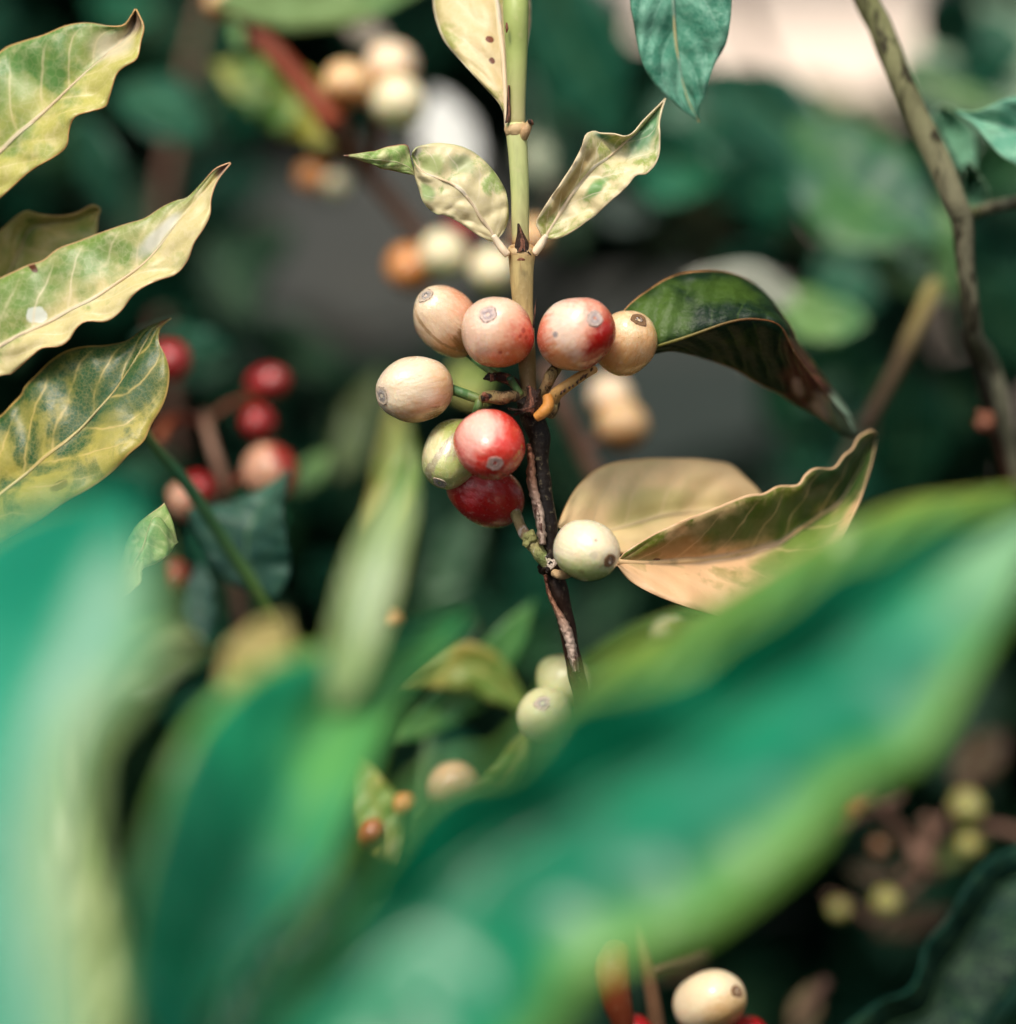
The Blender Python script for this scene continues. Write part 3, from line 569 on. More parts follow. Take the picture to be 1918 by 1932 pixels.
leaf('leaf', F(2, [(1150, 1350), (1130, 1300), (1113, 1255), (1160, 1170), (1240, 1050), (1320, 930), (1370, 830), (1397, 755), (1440, 738), (1480, 750), (1560, 755), (1610, 772), (1660, 750), (1720, 680), (1790, 610), (1845, 555)]),
     F(2, [(1158, 1352), (1250, 1200), (1340, 1060), (1430, 950), (1530, 880), (1620, 800), (1720, 710), (1845, 555)]),
     F(2, [(1165, 1348), (1240, 1345), (1330, 1300), (1440, 1220), (1540, 1130), (1620, 1060), (1680, 990), (1740, 982), (1790, 920), (1815, 830), (1812, 700), (1825, 620), (1845, 555)]),
     (D, D-.008, D+.004), (D, D-.001, D+.006), (D, D-.006, D+.004), mL8, br, rib=(4.2, 1, m_rib), ruff=(.003, .0028), bulge=-.12, label='small mottled leaf on the right of the pair, wavy edges')
tube('petiole', F(2, [(1100, 1432, D-.001, 7.5), (1125, 1400, D-.001, 8), (1150, 1365, D-.001, 7.5), (1172, 1330, D-.0015, 5)]), m_l, br, n=18, rough=.02)

mL10 = leaf_mat('leaf_dark_curled', hx('0c2616'), hx('283c14'), hx('3a541c'), hx('b98a5c'), s1=95, thr=(.5, .68), nv=9, midc=hx('9c6038'), mid=.022, seed=5, vs=.45, rough=.5, trans=.1, spec=.3, bumpd=.0022, fine=.15, edgew=.965,
    patches=[(.74, .2, .2, 1.3, hx('5c3428'), .95), (.62, -.7, .12, .3, hx('4a2c1c'), .8), (.82, .6, .08, .7, hx('b8a498'), .9), (.93, -.1, .13, 1.3, hx('8aa48c'), .9), (.70, .55, .05, .25, hx('b89c94'), .9), (.1, -.5, .16, .6, hx('5a7a2c'), .6), (.35, -.6, .16, .35, hx('44601e'), .7)])
leaf('leaf', [(1165, 600), (1190, 572), (1222, 548), (1260, 525), (1300, 513), (1350, 511), (1390, 518), (1430, 540), (1465, 575), (1490, 615), (1510, 650), (1540, 690), (1570, 730), (1600, 772), (1620, 815)],
     [(1210, 665)] + F(9, [(720, 290), (850, 250), (950, 215), (1050, 180), (1150, 160), (1250, 168), (1320, 205)]) + [(1500, 665), (1540, 720), (1585, 775), (1616, 822)],
     [(1212, 672)] + F(9, [(720, 322), (800, 310), (900, 330), (1000, 360), (1100, 400), (1180, 450), (1280, 500), (1380, 560), (1480, 610), (1560, 670), (1620, 712)]) + [(1612, 826)],
     (D+.004, D+.026, D+.03), (D+.005, D-.008, D+.03), (D+.004, D+.024, D+.03), mL10, br, rib=(3.2, 1, m_rib_r), n=80, ruff=(.004, .005), label='dark green leaf arching down to the right, brown scorched tip')
mL11 = leaf_mat('leaf_ochre', hx('f6d6a2'), hx('ead29a'), hx('e6cfa0'), hx('e0b880'), s1=60, nv=7, slant=1.2, seed=6, vs=.5, mid=.05, trans=.15, fine=.15, patches=[(.45, -.2, .25, .4, hx('b8b46c'), .6)])
leaf('leaf', F(9, [(262, 1130), (290, 1060), (330, 980), (380, 920), (460, 860), (600, 822), (800, 813), (1000, 825), (1080, 845), (1150, 910), (1210, 970), (1300, 1100)]),
     F(9, [(262, 1135), (420, 1165), (560, 1145), (720, 1095), (880, 1070), (1040, 1060), (1180, 1080), (1300, 1100)]),
     F(9, [(262, 1140), (380, 1210), (540, 1260), (700, 1280), (900, 1290), (1100, 1260), (1230, 1180), (1300, 1100)]),
     (D+.004, D+.030, D+.03), (D+.004, D+.026, D+.03), (D+.004, D+.014, D+.03), mL11, br, label='smooth ochre leaf standing behind the pale green cherry')
mL12 = leaf_mat('leaf_yellow_wavy', hx('e8c092'), hx('6c7a26'), hx('ecc997'), hx('eec79a'), s1=85, thr=(.42, .6), nv=8, slant=2.2, seed=7, vs=.38, retic=.15, mid=.085, midc=hx('eccaa0'), grad=(1.1, -.75, -.62), trans=.2, edgew=.955,
    patches=[(.5, -.5, .38, .5, hx('3c5416'), .9), (.85, -.4, .3, .9, hx('1e3c16'), .95), (.2, -.4, .14, .35, hx('a0702e'), .6), (.13, -.12, .012, .06, hx('6a3c20'), .9, 500), (.7, .35, .35, .5, hx('6c8a3c'), .85), (.95, .3, .22, 1.2, hx('2c4c20'), .9)])
leaf('leaf', F(9, [(545, 1300), (575, 1262), (620, 1230), (720, 1170), (850, 1110), (1000, 1050), (1150, 990), (1230, 980), (1300, 945), (1390, 940), (1430, 890), (1480, 860), (1560, 860), (1610, 800), (1650, 770), (1680, 715), (1740, 682), (1762, 700)]),
     F(9, [(540, 1302), (700, 1305), (850, 1300), (1000, 1290), (1150, 1260), (1300, 1215), (1400, 1150), (1500, 1085), (1580, 1030), (1640, 950), (1690, 850), (1735, 750), (1765, 702)]),
     F(9, [(540, 1320), (600, 1390), (700, 1450), (850, 1510), (1000, 1555), (1130, 1588), (1290, 1550), (1440, 1440), (1570, 1260), (1670, 1060), (1735, 860), (1768, 705)]),
     (D, D-.004, D+.026), (D, D+.016, D+.03), (D, D-.010, D+.03), mL12, br, rib=(8.5, 1.5, bark_mat('midrib_tan', [(0, hx('f4cf9c')), (.6, hx('e8c080')), (1, hx('8a9a48'))], 94, 300, .5, bumpd=.0001, trans=.1)), n=90, ruff=(.0022, .002), label='long yellow-green leaf at lower right with a wavy cream rim')

# ================================================================== LEAVES COMING IN FROM THE LEFT
lb = thing('leafy_branch', 'row of pale yellow-green coffee leaves reaching in from the left edge', 'leafy branch', P(-420, 1400, .52))
mLa = leaf_mat('leaf_pale_a', hx('c4c068'), hx('5f8c40'), hx('efe0b4'), hx('dcae70'), s1=55, nv=9, seed=11, vs=.4, mid=.055, midc=hx('f0e0bc'), grad=(.1, -.7, .12), thr=(.4, .62), edgew=.97,
    patches=[(.97, 0, .06, 1.4, hx('7a5a58'), .85), (.62, -.5, .28, .4, hx('5f944c'), .35), (.88, .0, .1, .8, hx('ecdcc0'), .7)])
leaf('leaf', F(1, [(-640, 1300), (-500, 850), (-250, 500), (0, 293), (100, 240), (250, 190), (370, 145), (500, 128), (620, 145), (700, 140), (740, 90), (765, 48)]),
     F(1, [(-650, 1380), (-420, 1180), (-200, 1020), (0, 862), (200, 680), (400, 490), (560, 350), (680, 240), (745, 170), (768, 55)]),
     F(1, [(-640, 1420), (-400, 1380), (-180, 1270), (0, 1120), (150, 990), (300, 895), (375, 825), (392, 735), (430, 665), (520, 635), (600, 605), (622, 540), (655, 420), (700, 375), (775, 330), (798, 230), (815, 150), (785, 80), (770, 50)]),
     (D+.02, D+.009, D+.004), (D+.02, D+.001, D+.008), (D+.02, D-.008, D+.004), mLa, lb, rib=(5.5, 1.5, m_rib), n=84, ruff=(.0018, .0034), bulge=-.03, label='topmost leaf of the row, pale green with a brown-purple tip')
mLb = leaf_mat('leaf_pale_b', hx('dcd094'), hx('7c9a48'), hx('f4e6c2'), hx('e2b487'), s1=60, nv=11, seed=12, vs=.45, mid=.06, midc=hx('f2e4c4'), grad=(0, -.85, .02), thr=(.42, .62), edgew=.97,
    patches=[(.985, 0, .035, 1.4, hx('6a4450'), .85), (.76, -.25, .1, .3, hx('dcdcd0'), .8), (.405, -.16, .026, .14, hx('eef2e6'), .97, 420), (.5, -.55, .25, .4, hx('648c4c'), .3), (.455, -.93, .010, .12, hx('5a2c1c'), .97, 420)])
leaf('leaf', F(1, [(-620, 2150), (-450, 1850), (-200, 1660), (0, 1568), (150, 1500), (240, 1470), (330, 1400), (450, 1360), (580, 1310), (700, 1265), (820, 1230), (920, 1170), (1010, 1130), (1060, 1115), (1150, 1020), (1220, 950), (1302, 918)]),
     F(1, [(-640, 2220), (-400, 2130), (-180, 2040), (0, 1960), (130, 1890), (300, 1810), (500, 1710), (660, 1600), (800, 1500), (900, 1400), (1000, 1270), (1100, 1150), (1200, 1030), (1305, 920)]),
     F(1, [(-620, 2260), (-400, 2300), (-200, 2240), (0, 2128), (60, 2118), (120, 2068), (180, 2013), (240, 1968), (340, 1960), (400, 1920), (430, 1870), (490, 1820), (600, 1815), (680, 1760), (740, 1690), (800, 1640), (900, 1590), (1000, 1550), (1060, 1470), (1095, 1370), (1150, 1290), (1190, 1210), (1195, 1120), (1230, 1020), (1305, 922)]),
     (D+.018, D+.005, D+.002), (D+.018, D-.003, D+.004), (D+.018, D-.011, D+.002), mLb, lb, rib=(5.5, 1.2, m_rib), n=90, ruff=(.0014, .0034), bulge=-.03, label='long cream-green leaf below the topmost one, white chalky spot')
mLc = leaf_mat('leaf_pale_c', hx('c4b668'), hx('7f9440'), hx('dcca94'), hx('c9a05c'), s1=50, nv=8, seed=13, vs=.35, mid=.05, grad=(0, 0, .1))
leaf('leaf', F(1, [(-420, 1900), (-200, 1450), (0, 1300), (80, 1230), (150, 1188), (230, 1210), (350, 1220), (440, 1200), (520, 1160), (566, 1178)]),
     F(1, [(-420, 2000), (-150, 1800), (0, 1640), (80, 1480), (160, 1300), (260, 1260), (400, 1250), (500, 1210), (566, 1180)]),
     F(1, [(-420, 2100), (-100, 2000), (100, 1850), (250, 1700), (400, 1550), (520, 1400), (548, 1300), (552, 1230), (566, 1182)]),
     (D+.03, D+.015, D+.02), (D+.03, D+.02, D+.022), (D+.03, D+.018, D+.02), mLc, lb, ruff=(.001, .001), label='short olive leaf half hidden behind the long cream-green one')
mLd = leaf_mat('leaf_mottled_d', hx('b4aa4c'), hx('28582c'), hx('cdb86e'), hx('c9a860'), s1=110, nv=8, slant=1.8, seed=14, vs=.75, mid=.04, midc=hx('d6bf7c'), grad=(.75, -.65, -.28), thr=(.36, .6), fine=.2, retic=.5,
    patches=[(.985, 0, .04, 1.4, hx('7a4a30'), .85), (.46, .65, .028, .10, hx('8a7a30'), .9, 420), (.75, .3, .2, .6, hx('2f5c38'), .4)])
leaf('leaf', F(4, [(-560, 900), (-350, 640), (-150, 520), (0, 430), (60, 370), (120, 310), (142, 260), (220, 180), (300, 110), (380, 60), (480, 36), (600, 35), (720, 10), (800, -50), (900, -95), (968, -120)]),
     F(4, [(-570, 1250), (-350, 1140), (-150, 1010), (0, 880), (150, 760), (300, 640), (450, 510), (560, 390), (660, 280), (750, 140), (820, 20), (875, -60), (968, -120)]),
     F(4, [(-560, 1400), (-300, 1350), (0, 1160), (200, 1040), (350, 940), (500, 850), (650, 735), (740, 650), (820, 580), (860, 480), (910, 390), (945, 290), (957, 180), (935, 90), (900, 20), (905, -60), (968, -120)]),
     (D+.012, D+.008, D+.006), (D+.012, D-.001, D+.006), (D+.012, D-.014, D+.006), mLd, lb, rib=(4.2, 1.2, m_rib_g), n=80, ruff=(.0018, .0018), label='broad mottled green and yellow leaf, lowest of the row')
tube('stem', [(-470, 500, .53, 20), (-440, 1000, .525, 22), (-400, 1500, .52, 24)], m_stem_m, lb, n=30)

sm = thing('leaf_sprig', 'small crinkled pale green leaf low at the left beside red cherries', 'leaf sprig', P(150, 1300, .49))
mLe = leaf_mat('leaf_crinkled', hx('c3cd8c'), hx('8db05c'), hx('dcdca0'), hx('ecd9a4'), s1=130, nv=6, seed=15, vs=.5, mid=.06, edgew=.96)
leaf('leaf', F(4, [(560, 1620), (640, 1420), (700, 1200), (750, 1080), (820, 1010), (900, 950), (928, 925)]),
     F(4, [(570, 1620), (700, 1370), (790, 1230), (845, 1060), (890, 1000), (960, 1080), (1000, 1140)]),
     F(4, [(600, 1620), (680, 1480), (740, 1430), (800, 1385), (808, 1310), (880, 1270), (955, 1212), (985, 1165), (1006, 1146)]),
     (.49, .494, .502), (.49, .492, .50), (.49, .487, .50), mLe, sm, rib=(2.6, .8, m_rib_g), n=50, ruff=(.002, .003), label='crinkled pale green leaf')
tube('petiole', F(4, [(560, 1640, .489, 6), (460, 1800, .485, 7), (350, 2100, .48, 8)]), m_grn, sm, n=14)

# ================================================================== BLURRED LEAVES CLOSE TO THE LENS
def fgmat(name, c1, c2, edge, seed, **kw):
    a = dict(s1=28, nv=8, vs=.3, rough=.32, trans=.2, edgew=.9, mid=.05, spec=.45, bumpd=.0012, fine=.1, retic=.1); a.update(kw)
    return leaf_mat(name, hx(c1), hx(c2), hx('2f9c6c'), hx(edge), seed=seed, **a)
fs = thing('foreground_shoot', 'two big glossy green leaves blurred close to the lens, sweeping up from the bottom', 'leafy shoot', P(380, 2060, .315))
mF2 = fgmat('leaf_near_wide', '048860', '026c4c', '80b450', 21, patches=[(.95, .4, .14, .8, hx('90c090'), .85), (.62, .38, .36, .2, hx('2a9474'), .45), (.5, 1.1, .6, .5, hx('78b454'), .9)])  # paler stripe beside the midrib puts the leaf's sheen into its colour
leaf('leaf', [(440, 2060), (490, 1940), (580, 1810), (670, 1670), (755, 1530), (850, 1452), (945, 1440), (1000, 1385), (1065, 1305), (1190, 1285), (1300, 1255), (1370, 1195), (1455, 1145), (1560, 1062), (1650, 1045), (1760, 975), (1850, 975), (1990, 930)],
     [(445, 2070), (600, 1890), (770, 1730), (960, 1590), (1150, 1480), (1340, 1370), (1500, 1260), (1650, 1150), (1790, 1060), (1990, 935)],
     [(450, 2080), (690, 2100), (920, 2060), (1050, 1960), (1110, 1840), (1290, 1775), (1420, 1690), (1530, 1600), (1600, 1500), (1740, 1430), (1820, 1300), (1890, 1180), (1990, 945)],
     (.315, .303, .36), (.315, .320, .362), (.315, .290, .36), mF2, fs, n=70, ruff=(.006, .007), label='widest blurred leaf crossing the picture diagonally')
leaf('leaf', [(1040, 1345), (1150, 1240), (1290, 1165), (1430, 1085), (1570, 1000), (1710, 945), (1930, 915)], [(1040, 1350), (1200, 1280), (1340, 1220), (1480, 1150), (1620, 1070), (1760, 1010), (1930, 950)],
     [(1045, 1355), (1240, 1330), (1400, 1290), (1540, 1210), (1680, 1130), (1800, 1060), (1930, 955)], (.36, .385, .40), (.36, .38, .40), (.36, .365, .40),
     fgmat('leaf_near_lime', '8ab048', '68a04c', 'a8a850', 27, trans=.4), fs, n=36, ruff=(.003, .003), label='yellow-green blurred leaf edge just above the widest one')
mF1 = fgmat('leaf_near_narrow', '048a68', '1a9868', '7cb04c', 22, patches=[(.8, .3, .4, .8, hx('6aae54'), .75), (.3, -.2, .2, .5, hx('0f8458'), .5)])
leaf('leaf', [(330, 2060), (235, 1900), (235, 1740), (280, 1560), (350, 1390), (440, 1290), (540, 1240), (650, 1210), (770, 1180), (890, 1150)],
     [(350, 2070), (390, 1860), (450, 1680), (520, 1510), (600, 1380), (700, 1280), (800, 1200), (890, 1154)],
     [(350, 2070), (400, 1910), (520, 1770), (620, 1650), (670, 1540), (715, 1420), (760, 1330), (825, 1250), (870, 1190), (892, 1158)],
     (.33, .325, .40), (.33, .345, .40), (.33, .335, .40), mF1, fs, n=60, ruff=(.002, .002), label='narrower blurred leaf rising beside the widest one')
bleaf((420, 2040), (660, 1600), 80, .37, fgmat('leaf_near_crease_shade', '04482f', '065038', '1c7a54', 26), fs, dt=.39, seed=77, label='deep green leaf added for the shade in the crease between the two big ones')  # dark leaf stands in for the shaded crease
tube('stem', [(380, 2040, .318, 22), (360, 2200, .32, 26), (350, 2500, .325, 30)], m_grn, fs, n=14)

bleaf((700, 1460), (560, 1200), 46, .39, fgmat('leaf_near_straw', 'a8aa58', '86a050', '98984c', 28, trans=.35), fs, dt=.41, seed=78, label='straw-green blurred leaf behind the narrower one')
fl = thing('foreground_leaf', 'very blurred teal leaf with a painted pale sheen along the left edge', 'leaf', P(60, 2150, .26))
mF3 = fgmat('leaf_near_teal', '048c6c', '2aa080', '9cc078', 23, patches=[(.55, .45, .5, .4, hx('b4d0b8'), .85), (.45, .95, .5, .4, hx('a6bc70'), .9), (.3, .2, .25, .35, hx('7cc0a4'), .6)])  # pale stripe along the blade is specular sheen painted into the colour
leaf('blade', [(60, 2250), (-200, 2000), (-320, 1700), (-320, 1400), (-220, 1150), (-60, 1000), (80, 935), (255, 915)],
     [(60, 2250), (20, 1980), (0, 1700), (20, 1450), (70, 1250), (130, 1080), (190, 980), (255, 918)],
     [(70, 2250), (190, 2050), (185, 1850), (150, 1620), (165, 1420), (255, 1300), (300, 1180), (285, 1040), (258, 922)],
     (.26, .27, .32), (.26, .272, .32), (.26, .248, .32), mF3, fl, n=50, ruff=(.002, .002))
tube('petiole', [(60, 2230, .261, 16), (60, 2500, .265, 18)], m_grn, fl, n=10)
fp = thing('foreground_leaf', 'blurred cream-green leaf tip behind the teal one, lower left', 'leaf', P(120, 2000, .36))
mF4 = fgmat('leaf_near_cream', 'b9c48c', '8aac5c', '7f9a50', 24, patches=[(.6, 0, .4, .7, hx('cfd2ac'), .8), (.2, .3, .25, .6, hx('9aa860'), .6)])
leaf('blade', [(150, 2060), (60, 1850), (60, 1650), (110, 1450), (150, 1300), (220, 1200), (330, 1170), (400, 1230)],
     [(160, 2060), (150, 1800), (150, 1600), (170, 1430), (220, 1330), (300, 1270), (400, 1235)],
     [(190, 2060), (240, 1900), (220, 1740), (190, 1600), (175, 1460), (200, 1370), (300, 1300), (400, 1240)],
     (.37, .36, .42), (.37, .362, .42), (.37, .37, .42), mF4, fp, n=40, ruff=(.002, .002))
fo = thing('foreground_leaf', 'blurred pale vertical leaf left of the red cherries, pointing up', 'leaf', P(560, 1500, .42))
leaf('blade', [(620, 1340), (610, 1270), (625, 1190), (650, 1080), (690, 980), (745, 890), (778, 850)], [(630, 1345), (650, 1280), (670, 1200), (705, 1080), (740, 960), (778, 852)],
     [(640, 1345), (690, 1280), (722, 1200), (755, 1080), (780, 960), (780, 855)], (.37, .365, .40), (.37, .37, .40), (.37, .36, .40),
     fgmat('leaf_near_sage', 'a9bf84', '84aa60', '93a85a', 25, patches=[(.45, .2, .3, .6, hx('c2d2b4'), .8)]), fo, n=30)

# ================================================================== RIGHT: WOODY BRANCH AND ITS NEIGHBOURS
wb = thing('woody_branch', 'grey-brown woody branch slanting down the right side with a short side twig', 'branch', P(1960, 1000, .56))
m_wood = bark_mat('wood_grey', [(0, hx('7e8254')), (.3, hx('7c7c5a')), (.55, hx('86826a')), (.8, hx('747460')), (1, hx('5e5c4a'))], 17, 420, .75, patch=(hx('2e2a1c'), .50, .60), bumpd=.0006, spec=.25)
tube('stem', [(1600, -120, .532, 22)] + F(3, [(1068, 0, .532, 23), (1150, 160, .532, 24), (1240, 400, .53, 23), (1350, 650, .53, 24), (1470, 900, .53, 25), (1560, 1120, .53, 23), (1610, 1250, .532, 21), (1625, 1450, .535, 18), (1660, 1750, .54, 17), (1690, 1920, .545, 15)]) +
     F(6, [(1750, 100, .56, 17), (1820, 300, .562, 17), (1860, 480, .565, 16), (1895, 650, .568, 13), (1940, 900, .57, 13)]), m_wood, wb, n=100, rough=.04, fr=160)
tube('twig', F(3, [(1600, 1230, .531, 14), (1680, 1205, .547, 12), (1760, 1180, .545, 11), (1840, 1160, .543, 12), (1960, 1140, .54, 13)]), m_wood, wb, n=24, rough=.08, label='short side twig running off to the right')
tube('twig', F(6, [(1640, -60, .56, 12), (1700, 150, .563, 11), (1770, 420, .566, 11), (1850, 700, .57, 10), (1920, 920, .573, 10)]), m_black, wb, n=30, label='dark thin twig alongside the lower stem')
lump('node', *F(6, [(1740, 470)])[0], .557, 17, 21, 15, 30, m_peel, wb, rough=.35, seed=41)
mW = leaf_mat('leaf_grey_green', hx('5c9474'), hx('3f7a5c'), hx('8fb896'), hx('86a888'), s1=150, nv=6, seed=31, vs=.35, mid=.04, trans=.15, rough=.6)
leaf('leaf', F(3, [(1600, 960), (1540, 850), (1490, 740), (1450, 640), (1470, 610), (1500, 595)]), F(3, [(1640, 960), (1600, 850), (1560, 740), (1520, 660), (1500, 595)]),
     F(3, [(1690, 960), (1690, 850), (1680, 740), (1620, 670), (1560, 620), (1500, 595)]), (.56, .565), (.56, .57), (.56, .562), mW, wb, n=24, ruff=(.002, .002), label='dull small leaf pressed against the stem')
leaf('leaf', F(3, [(1655, 1195), (1610, 1120), (1605, 1050), (1620, 980), (1640, 920)]), F(3, [(1660, 1195), (1650, 1100), (1670, 1040), (1690, 990), (1645, 915)]),
     F(3, [(1680, 1200), (1750, 1150), (1765, 1090), (1730, 1020), (1650, 915)]), (.548, .545), (.548, .555), (.548, .54), mW, wb, n=24, ruff=(.003, .003), label='crinkled dried leaf sitting in the twig fork')
he = thing('hanging_leaf', 'blue-green puckered leaf hanging from the top edge, right of the stem', 'leaf', P(1275, -230, .515))
mH = leaf_mat('leaf_blue_green', hx('3f8a70'), hx('6fae94'), hx('93c0aa'), hx('5c9a80'), s1=110, nv=7, slant=1.9, seed=32, vs=.5, mid=.05, midc=hx('a0c4ae'), trans=.12, rough=.55, thr=(.45, .6), bumpd=.0016, retic=.6)
leaf('blade', [(1265, -230), (1215, -170), (1190, -80), (1190, 0), (1197, 40), (1202, 72), (1210, 108), (1228, 147), (1258, 180), (1284, 203), (1318, 228)],
     [(1270, -230), (1268, -120), (1270, 0), (1276, 80), (1286, 140), (1300, 190), (1320, 230)],
     [(1275, -230), (1340, -160), (1378, -60), (1381, 0), (1377, 50), (1368, 88), (1350, 118), (1338, 150), (1330, 180), (1318, 205), (1321, 229)],
     (.51, .504, .515), (.51, .514, .515), (.51, .503, .515), mH, he, rib=(4, 1, m_rib_g), n=50, ruff=(.0015, .002))
tube('petiole', [(1270, -225, .51, 6), (1285, -420, .52, 7)], m_grn, he, n=8)
re_ = thing('edge_leaf', 'fuzzy blue-green leaf poking in from the right edge, pointing left', 'leaf', P(2150, 300, .53))
leaf('blade', [(2140, 250), (2050, 190), (1960, 178), (1900, 185), (1868, 200), (1840, 210), (1803, 207)], [(2140, 300), (2040, 262), (1960, 250), (1900, 240), (1850, 226), (1803, 208)],
     [(2140, 350), (2050, 350), (1970, 330), (1900, 302), (1868, 270), (1840, 236), (1803, 210)], (.53, .522, .53), (.53, .53, .53), (.53, .52, .53),
     leaf_mat('leaf_fuzzy', hx('4c967a'), hx('74b090'), hx('a4ccb4'), hx('8abf9c'), s1=170, nv=6, seed=33, vs=.5, mid=.04, trans=.12, rough=.65, bumpd=.0012, retic=.7), re_, n=36, ruff=(.001, .001))
tube('petiole', [(2138, 300, .53, 6), (2300, 340, .54, 7)], m_grn, re_, n=8)

# round-leaved shrub, soft, behind the woody branch
rs = thing('round_leaved_shrub', 'out-of-focus shrub with rounded green leaves behind the woody branch', 'shrub', P(1700, 1500, .72))
def rmat(n_, a, b_, seed, **kw):
    q = dict(s1=30, nv=7, vs=.08, mid=.03, trans=.15, rough=.42, bumpd=.0002, edgew=.97, fine=.1); q.update(kw)
    return leaf_mat(n_, hx(a), hx(b_), hx('7aa870'), hx(b_), seed=seed, **q)
mR1, mR2, mR3 = rmat('round_leaf_mid', '3c6c38', '245444', 41), rmat('round_leaf_dark', '063c28', '0a4834', 42, spec=.3), rmat('round_leaf_light', '648a4c', '4a7c4c', 43)
tube('stem', [(1630, 810, .60, 14), (1695, 690, .60, 14), (1735, 600, .605, 15), (1765, 535, .61, 15)], bark_mat('shrub_stem', [(0, hx('3c2c20')), (.5, hx('54442c')), (.8, hx('8a7c48')), (1, hx('8c8450'))], 44, 90, .7), rs, n=30)
tube('stem', [(1500, 1300, .72, 14), (1560, 1000, .71, 14), (1640, 800, .70, 14)], m_wood, rs, n=16)
bleaf((1770, 460), (1500, 225), 118, .66, mR1, rs, bend=-.06, dt=.70, blunt=1.0, roll=(.02, -.01), seed=1, label='rounded leaf nearest the top of the shrub')
bleaf((1800, 560), (1630, 395), 95, .68, mR3, rs, bend=.1, dt=.69, blunt=1, seed=2, roll=(.01, .01), label='pale rounded leaf with a dark round spot over it')
bleaf((1752, 530), (1698, 445), 36, .645, rmat('round_dark_spot', '04281c', '062c20', 45, spec=.2), rs, dt=.65, blunt=1, seed=3, label='small dark round spot in front of the pale rounded leaf')  # dark round spot built as a small blade
bleaf((1640, 610), (1450, 535), 48, .64, mR3, rs, bend=-.12, dt=.66, seed=4, roll=(.01, 0), label='slim light green leaf over the curled dark one')
bleaf((1285, 525), (1545, 660), 34, .64, rmat('leaf_soft_chalk', 'c8cabc', 'd4d2c4', 48), rs, bend=-.2, dt=.66, seed=14, label='pale chalky leaf rim showing over the curled dark leaf')
bleaf((1640, 640), (1440, 800), 105, .76, mR2, rs, bend=.08, dt=.78, blunt=1, seed=5)
bleaf((1720, 690), (1700, 945), 92, .70, mR2, rs, dt=.72, blunt=1, seed=6, roll=(.01, 0))
bleaf((1600, 560), (1530, 745), 70, .74, mR2, rs, dt=.76, seed=7)
bleaf((1820, 520), (1990, 700), 90, .78, mR2, rs, dt=.8, seed=8)
bleaf((1850, 400), (1980, 330), 60, .80, mR2, rs, dt=.8, seed=9)
bleaf((1560, 330), (1330, 130), 78, .70, rmat('round_leaf_teal', '0a4032', '145040', 46), rs, bend=.06, dt=.74, seed=10, roll=(-.01, .02), label='dark teal leaf below the bright gap')
bleaf((1860, 260), (1700, 110), 62, .72, mR2, rs, dt=.74, seed=11)
bleaf((2080, 320), (1740, 10), 150, .80, rmat('round_leaf_sky_lit', 'b0ccae', 'a0c0a4', 47), rs, dt=.86, blunt=1, seed=12, roll=(.05, -.05), label='large leaf filling the top right corner, painted pale with sky light')  # pale colour carries the sky light falling on this leaf
bleaf((1950, 230), (1690, 130), 18, .71, mR3, rs, dt=.72, seed=13)

# ================================================================== BLURRED COFFEE BRANCHES BEHIND
def blur_cherry(par, x, y, d, r, mat, cal=None, asp=1.1, label=None): return cherry(par, x, y, d, r*asp, r, cal or (x+r*.4, y+r*.5), mat, None, res=0, label=label)
TOP = (0, -.35, .94)
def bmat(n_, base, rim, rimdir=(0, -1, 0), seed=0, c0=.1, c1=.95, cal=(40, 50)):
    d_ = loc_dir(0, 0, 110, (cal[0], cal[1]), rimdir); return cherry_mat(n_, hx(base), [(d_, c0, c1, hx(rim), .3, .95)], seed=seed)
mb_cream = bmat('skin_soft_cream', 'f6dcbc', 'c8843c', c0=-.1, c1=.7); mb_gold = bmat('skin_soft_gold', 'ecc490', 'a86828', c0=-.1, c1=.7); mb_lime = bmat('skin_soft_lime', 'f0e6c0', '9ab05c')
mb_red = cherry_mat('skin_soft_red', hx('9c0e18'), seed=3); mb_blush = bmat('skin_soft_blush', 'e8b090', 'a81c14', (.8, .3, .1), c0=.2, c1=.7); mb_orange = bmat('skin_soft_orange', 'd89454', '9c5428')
m_twig = bark_mat('twig_red_brown', [(0, hx('5c2410')), (.5, hx('702c14')), (1, hx('8a3c1c'))], 51, 60, .6); m_twig2 = bark_mat('twig_mauve_brown', [(0, hx('6e5044')), (1, hx('8a6a58'))], 52, 60, .6)
ub = thing('coffee_branch', 'blurred coffee branch behind at upper left, red-brown twig with cream cherries in two bunches', 'coffee branch', P(640, 240, .62))
tube('stem', [(380, -120, .64, 19), (450, 20, .63, 21), (540, 125, .625, 21), (635, 235, .62, 23)], m_twig, ub, n=30)
tube('stem', [(620, 225, .62, 26), (655, 265, .63, 24), (690, 320, .64, 17), (740, 380, .645, 16), (800, 455, .65, 16)], m_twig2, ub, n=30)
blur_cherry(ub, 738, 127, .63, 52, mb_cream, label='upper cream cherry of the top bunch'); blur_cherry(ub, 655, 158, .62, 46, mb_gold, label='left cherry of the top bunch'); blur_cherry(ub, 752, 192, .62, 52, mb_lime, label='lower lime-tinged cherry of the top bunch')
blur_cherry(ub, 775, 505, .64, 46, mb_orange, label='orange-brown cherry of the lower bunch'); blur_cherry(ub, 836, 478, .63, 46, mb_lime, label='lime-based cherry of the lower bunch')
blur_cherry(ub, 930, 510, .63, 44, mb_lime); blur_cherry(ub, 868, 435, .65, 34, mb_red, label='red cherry peeking out of the lower bunch'); blur_cherry(ub, 1005, 445, .64, 34, mb_gold)
